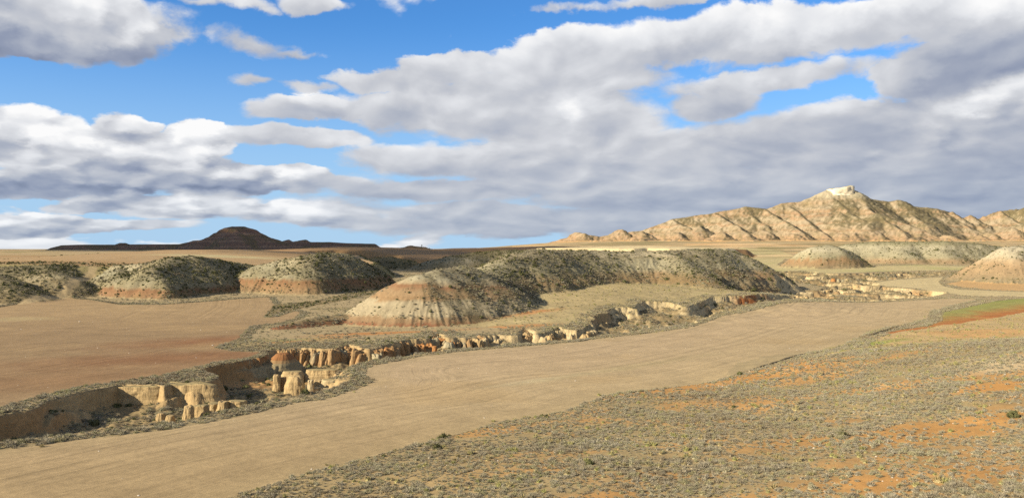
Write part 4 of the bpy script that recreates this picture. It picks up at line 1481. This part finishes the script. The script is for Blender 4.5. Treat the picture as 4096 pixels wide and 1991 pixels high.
# fluted buttresses that make up the gully walls
def buttresses(rim, parent, spacing, zfoot, zt0, zt1, cols, seed, inward=1.6, wmin=1.3, wmax=2.8, name='buttress'):
    r = random.Random(seed)
    pl = GP(rim)
    seg = np.hypot(*np.diff(pl, axis=0).T)
    cum = np.concatenate([[0], np.cumsum(seg)])
    L_ = cum[-1]
    d = 0.0
    q = 0
    while d < L_:
        x = float(np.interp(d, cum, pl[:, 0]))
        y = float(np.interp(d, cum, pl[:, 1]))
        i = min(len(seg) - 1, int(np.searchsorted(cum, d, 'right') - 1))
        tx, ty = (pl[i + 1] - pl[i]) / seg[i]
        nx_, ny_ = ty, -tx                      # towards the gully (rim runs left to right)
        wx = r.uniform(wmin, wmax)
        off = inward * r.uniform(0.2, 1.5)
        g0 = float(base(y))
        zt = g0 + r.uniform(zt0, zt1)
        H_ = zt - (g0 + zfoot)
        tf = r.choice([0.35, 0.55, 0.75, 0.88, 0.92])
        dep = r.uniform(1.6, 3.0) + (1.2 if tf < 0.5 else 0)
        lev = [(-1.5, 1.22), (0.0, 1.14)]
        for j in range(1, 14):
            t = j / 14
            lev.append((H_ * t, 1.10 + (tf - 1.10) * t ** 1.2))
        lev += [(H_ - 0.04, tf * 0.92), (H_, tf * 0.7)]
        c0 = cols[r.randrange(len(cols))]
        c1 = cols[r.randrange(len(cols))]
        fn = lambda t, a=c0, b=c1: a * (1 - t) + b * t
        me = block_mesh(name, oval(0, 0, wx, dep, 44, 0, 2.6), lev, fn, seed + q * 3, 0.17, 1.0, None, 0.4 * H_)
        o = bpy.data.objects.new(name, me)
        C.objects.link(o)
        o.parent = parent
        o.location = (x + nx_ * off, y + ny_ * off, g0 + zfoot)
        o.rotation_euler = (0, 0, math.atan2(ty, tx) + r.uniform(-0.5, 0.5))
        d += wx * r.uniform(0.8, 2.4) * spacing
        q += 1


TANB = T(196, 160, 112) * 0.78
REDB = T(190, 122, 72) * 0.8
gu = TERRAIN['gully']
buttresses([(1090, 1398), (1199, 1394), (1343, 1400), (1391, 1384), (1471, 1400), (1567, 1387)], gu, 1.0, -4.6, -1.5, -0.2, [BROWN, TANB, GRYC, TANB], 41, 1.3, 0.7, 1.6)
buttresses([(1532, 1392), (1605, 1368), (1698, 1362), (1756, 1336), (1804, 1359), (1893, 1355)], gu, 1.0, -4.4, -1.6, -0.1, [BROWN, TANB, GRYC, ORNG, TANB], 52, 1.3, 0.7, 1.7)
buttresses([(1900, 1355), (1979, 1339), (2091, 1321), (2152, 1339), (2228, 1317), (2309, 1331), (2360, 1305), (2424, 1280), (2472, 1267), (2535, 1270)], gu, 1.25, -4.4, -2.2, -0.1, [CREAM, PALE, PALE, TANB], 63, 1.8, 0.9, 2.4)
buttresses([(2571, 1251), (2673, 1251), (2743, 1261), (2836, 1232)], gu, 1.1, -4.4, -2.0, -0.1, [CREAM, PALE, PALE], 74, 1.8, 0.9, 2.6)
buttresses([(2850, 1231), (2935, 1229), (2990, 1224), (3060, 1212), (3150, 1192)], gu, 1.0, -4.4, -1.2, -0.1, [REDB, ORNG, REDB, TANB], 85, 1.6, 1.0, 2.6)
buttresses([(3160, 1191), (3200, 1186), (3251, 1189), (3300, 1204)], gu, 1.0, -4.4, -1.2, -0.1, [PALE, CREAM], 96, 2.0, 1.8, 4.0)
gr2 = TERRAIN['gully_right']
buttresses([(3060, 1090), (3200, 1086), (3350, 1100), (3480, 1095), (3620, 1089)], gr2, 2.0, -4.0, -2.0, -0.3, [PALE, CREAM], 118, 2.0, 3.0, 7.0, 'bluff')
buttresses([(3090, 1166), (3250, 1163), (3330, 1152), (3400, 1140)], gr2, 2.0, -4.0, -2.0, -0.6, [PALE, CREAM], 129, 2.0, 2.5, 6.0, 'bluff')
buttresses([(3540, 1150), (3640, 1158), (3780, 1172)], gr2, 2.2, -5.0, -2.5, -0.8, [PALE, CREAM, TANB], 131, 3.0, 2.5, 6.0, 'bluff')
buttresses([(3200, 1128), (3330, 1125), (3440, 1118)], gr2, 2.5, -6.0, -4.0, -2.0, [PALE, CREAM, TANB], 142, 2.0, 2.5, 6.0, 'bluff')

# ------------------------------------------------------------------ shrubs
def shrub_mesh(name, seed, mat, rx=0.5, h=0.5, blades=80, bl=0.35, bw=0.10, core=0.85, up=0.3):
    r = random.Random(seed)
    import bmesh
    bm = bmesh.new()
    bmesh.ops.create_icosphere(bm, subdivisions=2, radius=1.0)
    ph = [r.uniform(0, 9) for _ in range(6)]
    for v in bm.verts:
        d = v.co.normalized()
        f = 1 + 0.20 * math.sin(d.x * 3 + ph[0]) * math.sin(d.y * 3 + ph[1]) + 0.16 * math.sin(d.x * 6 + ph[2]) * math.cos(d.y * 5 + ph[3]) + r.uniform(-0.14, 0.14)
        v.co = Vector((d.x * rx * core * f, d.y * rx * core * f, max(-0.1, d.z) * h * core * f))
    for i in range(blades):
        a = r.uniform(0, 2 * math.pi)
        e = math.asin(r.uniform(0.0, 1.0))
        d = Vector((math.cos(a) * math.cos(e), math.sin(a) * math.cos(e), math.sin(e)))
        b = Vector((d.x * rx, d.y * rx, d.z * h)) * (core * 0.75)
        t = Vector((d.x, d.y, d.z + up)).normalized() * bl * r.uniform(0.5, 1.1) * rx * 2
        s = Vector((r.uniform(-1, 1), r.uniform(-1, 1), r.uniform(-1, 1))).cross(d).normalized() * bw * r.uniform(0.6, 1.3)
        bm.faces.new([bm.verts.new(b - s), bm.verts.new(b + s), bm.verts.new(b + t)])
    me = bpy.data.meshes.new(name)
    bm.to_mesh(me)
    bm.free()
    me.materials.append(mat)
    return me


def plant_mat(name, stops, patch=None):
    m, nb, bs = new_mat(name)
    oi = nb.node('ShaderNodeObjectInfo')
    geo = nb.node('ShaderNodeNewGeometry')
    n1 = nb.noise(geo.outputs['Position'], 0.045, 3, 0.5)
    n2 = nb.noise(geo.outputs['Position'], 6.0, 2, 0.5)
    f = nb.m('ADD', nb.m('MULTIPLY', oi.outputs['Random'], 0.62), nb.m('MULTIPLY', nb.lin(n1, 0.3, 0.7, 0.0, 1.0), 0.38))
    col = nb.ramp(f, stops)
    sc = nb.vm('SCALE', col)
    nb.put(sc.node.inputs['Scale'], nb.lin(n2, 0.3, 0.7, 0.78, 1.25))
    nb.l.new(sc, bs.inputs['Base Color'])
    bs.inputs['Specular IOR Level'].default_value = 0.1
    return m


M_GREY = plant_mat('dry_shrub', [(0.0, (0.19, 0.145, 0.088)), (0.25, (0.235, 0.195, 0.122)), (0.5, (0.27, 0.236, 0.162)), (0.7, (0.26, 0.235, 0.122)), (0.85, (0.305, 0.272, 0.196)), (1.0, (0.262, 0.25, 0.10))])
M_GREEN = plant_mat('green_bush', [(0.0, (0.060, 0.056, 0.025)), (0.35, (0.078, 0.077, 0.030)), (0.7, (0.098, 0.095, 0.038)), (1.0, (0.135, 0.118, 0.058))])
M_TUFT = plant_mat('straw', [(0.0, (0.25, 0.19, 0.085)), (0.4, (0.28, 0.23, 0.11)), (0.75, (0.25, 0.235, 0.085)), (1.0, (0.20, 0.215, 0.07))])

SHRUB_ME = [shrub_mesh('shrub', 10 + i, M_GREY, 0.5, 0.24 + 0.04 * i, 230, 0.34, 0.018, 0.62, 0.5) for i in range(5)]
BUSH_ME = [shrub_mesh('bush', 30 + i, M_GREEN, 0.5, 0.42 + 0.05 * i, 150, 0.28, 0.035, 0.75, 0.3) for i in range(4)]
TUFT_ME = [shrub_mesh('grass_tuft', 50 + i, M_TUFT, 0.42, 0.35, 90, 0.45, 0.035, 0.7, 0.9) for i in range(3)]

cell = np.abs((GX[:-1, 1:] - GX[:-1, :-1]) * (GY[1:, :-1] - GY[:-1, :-1]))
STEEPOK = SLOPE[:-1, :-1] < 1.3


def scatter(dens, seed):
    r = np.random.default_rng(seed)
    cnt = r.poisson(np.clip(dens[:-1, :-1], 0, 9) * cell * STEEPOK)
    i, j = np.nonzero(cnt)
    rep = cnt[i, j]
    i = np.repeat(i, rep)
    j = np.repeat(j, rep)
    u = r.random(len(i))
    v = r.random(len(i))

    def bl(A):
        return (A[i, j] * (1 - v) + A[i, j + 1] * v) * (1 - u) + (A[i + 1, j] * (1 - v) + A[i + 1, j + 1] * v) * u
    return np.column_stack([bl(GX), bl(GY), bl(Z)])


def points_object(name, pts, scl, rot, var, protos, label, cat, group):
    me = bpy.data.meshes.new(name)
    me.vertices.add(len(pts))
    me.vertices.foreach_set('co', pts.astype(np.float32).ravel())
    for nm, arr, tp in (('scl', scl, 'FLOAT'), ('rot', rot, 'FLOAT')):
        a = me.attributes.new(nm, tp, 'POINT')
        a.data.foreach_set('value', arr.astype(np.float32))
    a = me.attributes.new('var', 'INT', 'POINT')
    a.data.foreach_set('value', var.astype(np.int32))
    me.update()
    o = bpy.data.objects.new(name, me)
    C.objects.link(o)
    tag(o, label, cat, group, 'stuff')
    ng = bpy.data.node_groups.new(name + '_scatter', 'GeometryNodeTree')
    ng.interface.new_socket('Geometry', in_out='INPUT', socket_type='NodeSocketGeometry')
    ng.interface.new_socket('Geometry', in_out='OUTPUT', socket_type='NodeSocketGeometry')
    N, Lk = ng.nodes, ng.links
    gi = N.new('NodeGroupInput')
    go = N.new('NodeGroupOutput')
    iop = N.new('GeometryNodeInstanceOnPoints')
    jn = N.new('GeometryNodeJoinGeometry')
    for p in protos:
        inf = N.new('GeometryNodeObjectInfo')
        inf.inputs['Object'].default_value = p
        inf.inputs['As Instance'].default_value = True
        inf.transform_space = 'ORIGINAL'
        Lk.new(inf.outputs['Geometry'], jn.inputs[0])
    Lk.new(gi.outputs[0], iop.inputs['Points'])
    Lk.new(jn.outputs[0], iop.inputs['Instance'])
    iop.inputs['Pick Instance'].default_value = True

    def named(nm, tp):
        nd = N.new('GeometryNodeInputNamedAttribute')
        nd.data_type = tp
        nd.inputs['Name'].default_value = nm
        return nd.outputs['Attribute']
    Lk.new(named('var', 'INT'), iop.inputs['Instance Index'])
    cx = N.new('ShaderNodeCombineXYZ')
    Lk.new(named('rot', 'FLOAT'), cx.inputs[2])
    er = N.new('FunctionNodeEulerToRotation')
    Lk.new(cx.outputs[0], er.inputs[0])
    Lk.new(er.outputs[0], iop.inputs['Rotation'])
    Lk.new(named('scl', 'FLOAT'), iop.inputs['Scale'])
    Lk.new(iop.outputs[0], go.inputs[0])
    md = o.modifiers.new('scatter', 'NODES')
    md.node_group = ng
    return o


def kind_of(p):
    i = min(NYg - 2, max(0, int(np.searchsorted(TY, p[1])) - 1))
    j = min(NXg - 2, max(0, int(np.searchsorted(TX, p[0] / max(p[1], 20))) - 1))
    return inv[int(KIND[i, j])]


def plant(kind, dens, seed, meshes, size, sd, nbig, labels, cat, stuff_label, group, sink=0.04):
    pts = scatter(dens, seed)
    r = np.random.default_rng(seed + 1)
    n = len(pts)
    scl = np.clip(size * np.exp(sd * r.standard_normal(n)), size * 0.35, size * 2.6)
    scl = scl * (1.0 + 0.7 * fbm(pts[:, 0] * 0.07, pts[:, 1] * 0.07, 3, seed % 50))
    if kind == 'shrub':
        ii_ = np.clip(np.searchsorted(TY, pts[:, 1]) - 1, 0, NYg - 2)
        jj_ = np.clip(np.searchsorted(TX, pts[:, 0] / np.maximum(pts[:, 1], 20)) - 1, 0, NXg - 2)
        scl = scl * np.where(KIND[ii_, jj_] == IDS['foreground'], 1.0, 1.4)
    rot = r.random(n) * 6.28
    var = r.integers(0, len(meshes), n)
    pts[:, 2] -= sink * scl
    sy = CY + (CAM_Z - pts[:, 2]) / pts[:, 1] * FOC
    sx = CX + pts[:, 0] / pts[:, 1] * FOC
    app = scl / pts[:, 1]
    ok = (sx > 20) & (sx < 4076) & (sy < 1975) & (sy > 1000)
    app = np.where(ok, app, 0)
    order = np.argsort(-app)
    big = order[:nbig]
    rest = order[nbig:]
    objs = []
    for q in big:
        o = bpy.data.objects.new(kind, meshes[var[q]])
        o.location = pts[q]
        o.rotation_euler = (0, 0, rot[q])
        o.scale = (scl[q],) * 3
        C.objects.link(o)
        size_w = 'large' if scl[q] > 1.45 * size else ('small' if scl[q] < 0.9 * size else 'middling')
        hx = ['far left', 'left', 'middle', 'right', 'far right'][min(4, int(sx[q] / 819.3))]
        if pts[q, 1] < 130 and kind_of(pts[q]) == 'foreground':
            where = 'near the bottom edge of the foreground slope, ' + hx
        elif kind_of(pts[q]) == 'foreground':
            where = 'higher up the foreground slope, ' + hx
        elif kind_of(pts[q]) == 'gully':
            where = 'in the near gully, ' + hx
        elif kind_of(pts[q]) == 'fallow':
            where = 'on the fallow strip, ' + hx
        else:
            where = 'along the field verge, ' + hx
        tag(o, size_w + ' ' + labels + ' ' + where, cat, group)
        objs.append(o)
    protos = []
    for mi in range(len(meshes)):
        for o in objs:
            if o.data == meshes[mi]:
                protos.append(o)
                break
    so = points_object(kind + '_cover', pts[rest], scl[rest], rot[rest], var[rest] % max(1, len(protos)), protos, stuff_label, cat, None)
    print('PLANTS', kind, n)
    return objs, so


plant('shrub', GREY, 900, SHRUB_ME, 0.47, 0.46, 300, 'grey-brown dry shrub', 'shrub', 'grey dry dwarf shrubs covering slopes, gully floor and field verges', 'grey shrubs of the foreground slope')
plant('bush', GREEN, 910, BUSH_ME, 1.0, 0.42, 120, 'dark green bush', 'bush', 'dark green bushes dotted over the hillsides', 'dark green bushes')
plant('grass_tuft', TUFT, 920, TUFT_ME, 0.75, 0.3, 200, 'yellowish grass tuft', 'grass tuft', 'straw-coloured grass tufts on the fallow land', 'yellowish grass tufts')

def stone_mesh(seed):
    import bmesh
    r = random.Random(seed)
    bm = bmesh.new()
    bmesh.ops.create_icosphere(bm, subdivisions=1, radius=0.5)
    for v in bm.verts:
        v.co = Vector((v.co.x * r.uniform(0.7, 1.2), v.co.y * r.uniform(0.7, 1.2), v.co.z * r.uniform(0.4, 0.7)))
    me = bpy.data.meshes.new('stone')
    bm.to_mesh(me)
    bm.free()
    me.materials.append(M_STONE)
    return me


M_STONE = plant_mat('pale_stone', [(0.0, (0.34, 0.28, 0.20)), (0.5, (0.46, 0.40, 0.31)), (1.0, (0.56, 0.51, 0.42))])
STONE_ME = [stone_mesh(60 + i) for i in range(3)]
STONE = np.where(fg, 0.10 * np.clip(om, 0, 1) * sstep(-0.2, 0.3, N2 + N3), 0.0) * inplay + np.where(main | leftf, 0.004, 0.0) * inplay
plant('stone', STONE, 930, STONE_ME, 0.26, 0.35, 60, 'pale loose stone', 'stone', 'pale loose stones strewn on the bare ochre soil', 'pale stones on the slope', 0.0)

# ------------------------------------------------------------------ cloud whose shadow lies on the butte and the middle distance
def shadow_cloud():
    import bmesh
    m, nb, bs = new_mat('cloud_white')
    bs.inputs['Base Color'].default_value = (0.9, 0.9, 0.92, 1)
    tr = nb.node('ShaderNodeBsdfTransparent')
    mx = nb.node('ShaderNodeMixShader')
    mx.inputs[0].default_value = 0.15
    outn = [n for n in nb.n if n.type == 'OUTPUT_MATERIAL'][0]
    nb.l.new(tr.outputs[0], mx.inputs[1])
    nb.l.new(bs.outputs[0], mx.inputs[2])
    nb.l.new(mx.outputs[0], outn.inputs[0])
    bm = bmesh.new()
    alt = 620.0
    off = alt / math.tan(SUN_EL)
    ux, uy = TO_SUN.x / math.cos(SUN_EL), TO_SUN.y / math.cos(SUN_EL)
    r = random.Random(3)
    spine = SHADOW_SPINE
    for (x, y, R) in spine:
        for k in range(7):
            px = x + r.uniform(-0.5, 0.5) * R + ux * off
            py = y + r.uniform(-0.5, 0.5) * R + uy * off
            rr = R * r.uniform(0.55, 0.8)
            g = bmesh.ops.create_icosphere(bm, subdivisions=3, radius=1.0)
            for v in g['verts']:
                d = v.co.copy()
                f = 1 + 0.16 * math.sin(d.x * 5 + k) * math.sin(d.y * 4 + x) + 0.1 * math.sin(d.x * 11 + y) * math.cos(d.z * 9)
                v.co = Vector((px + d.x * rr * f, py + d.y * rr * f, alt + d.z * rr * (0.38 if d.z > 0 else 0.10) * f))
    me = bpy.data.meshes.new('cloud')
    bm.to_mesh(me)
    bm.free()
    me.polygons.foreach_set('use_smooth', np.ones(len(me.polygons), bool))
    me.materials.append(m)
    o = bpy.data.objects.new('cloud', me)
    C.objects.link(o)
    tag(o, 'white cumulus drifting left of the view that shades the butte', 'cloud', kind='stuff')


SHADOW_SPINE = [(-60, 900, 75), (-150, 1020, 110), (-120, 1250, 170), (-240, 1500, 190), (-300, 1850, 230), (-520, 2150, 260), (-800, 2400, 270), (-1100, 2480, 260), (-1350, 2500, 220), (100, 1480, 110), (260, 1530, 80), (-500, 2500, 250), (-300, 2500, 200)]
shadow_cloud()


# ------------------------------------------------------------------ lone tree on the far knoll
def lone_tree():
    import bmesh
    base_p = D3(1687, 989, 1500)
    root = bpy.data.objects.new('tree', None)
    C.objects.link(root)
    zt = float(height(np.array([base_p[0]]), np.array([base_p[1]]))[0][0])
    root.location = (base_p[0], base_p[1], zt)
    tag(root, 'tiny lone dark tree on the far knoll', 'tree')
    bm = bmesh.new()
    bmesh.ops.create_cone(bm, cap_ends=True, segments=7, radius1=0.25, radius2=0.1, depth=2.4)
    bmesh.ops.translate(bm, verts=bm.verts, vec=(0, 0, 1.0))
    me = bpy.data.meshes.new('trunk')
    bm.to_mesh(me)
    bm.free()
    mt_, nb, bs = new_mat('bark')
    bs.inputs['Base Color'].default_value = (0.08, 0.055, 0.035, 1)
    me.materials.append(mt_)
    t = bpy.data.objects.new('trunk', me)
    t.parent = root
    C.objects.link(t)
    cm = shrub_mesh('crown', 77, M_GREEN, 1.3, 2.4, 260, 0.25, 0.12, 0.75, 0.3)
    c = bpy.data.objects.new('crown', cm)
    c.parent = root
    c.location = (0, 0, 1.6)
    C.objects.link(c)


lone_tree()
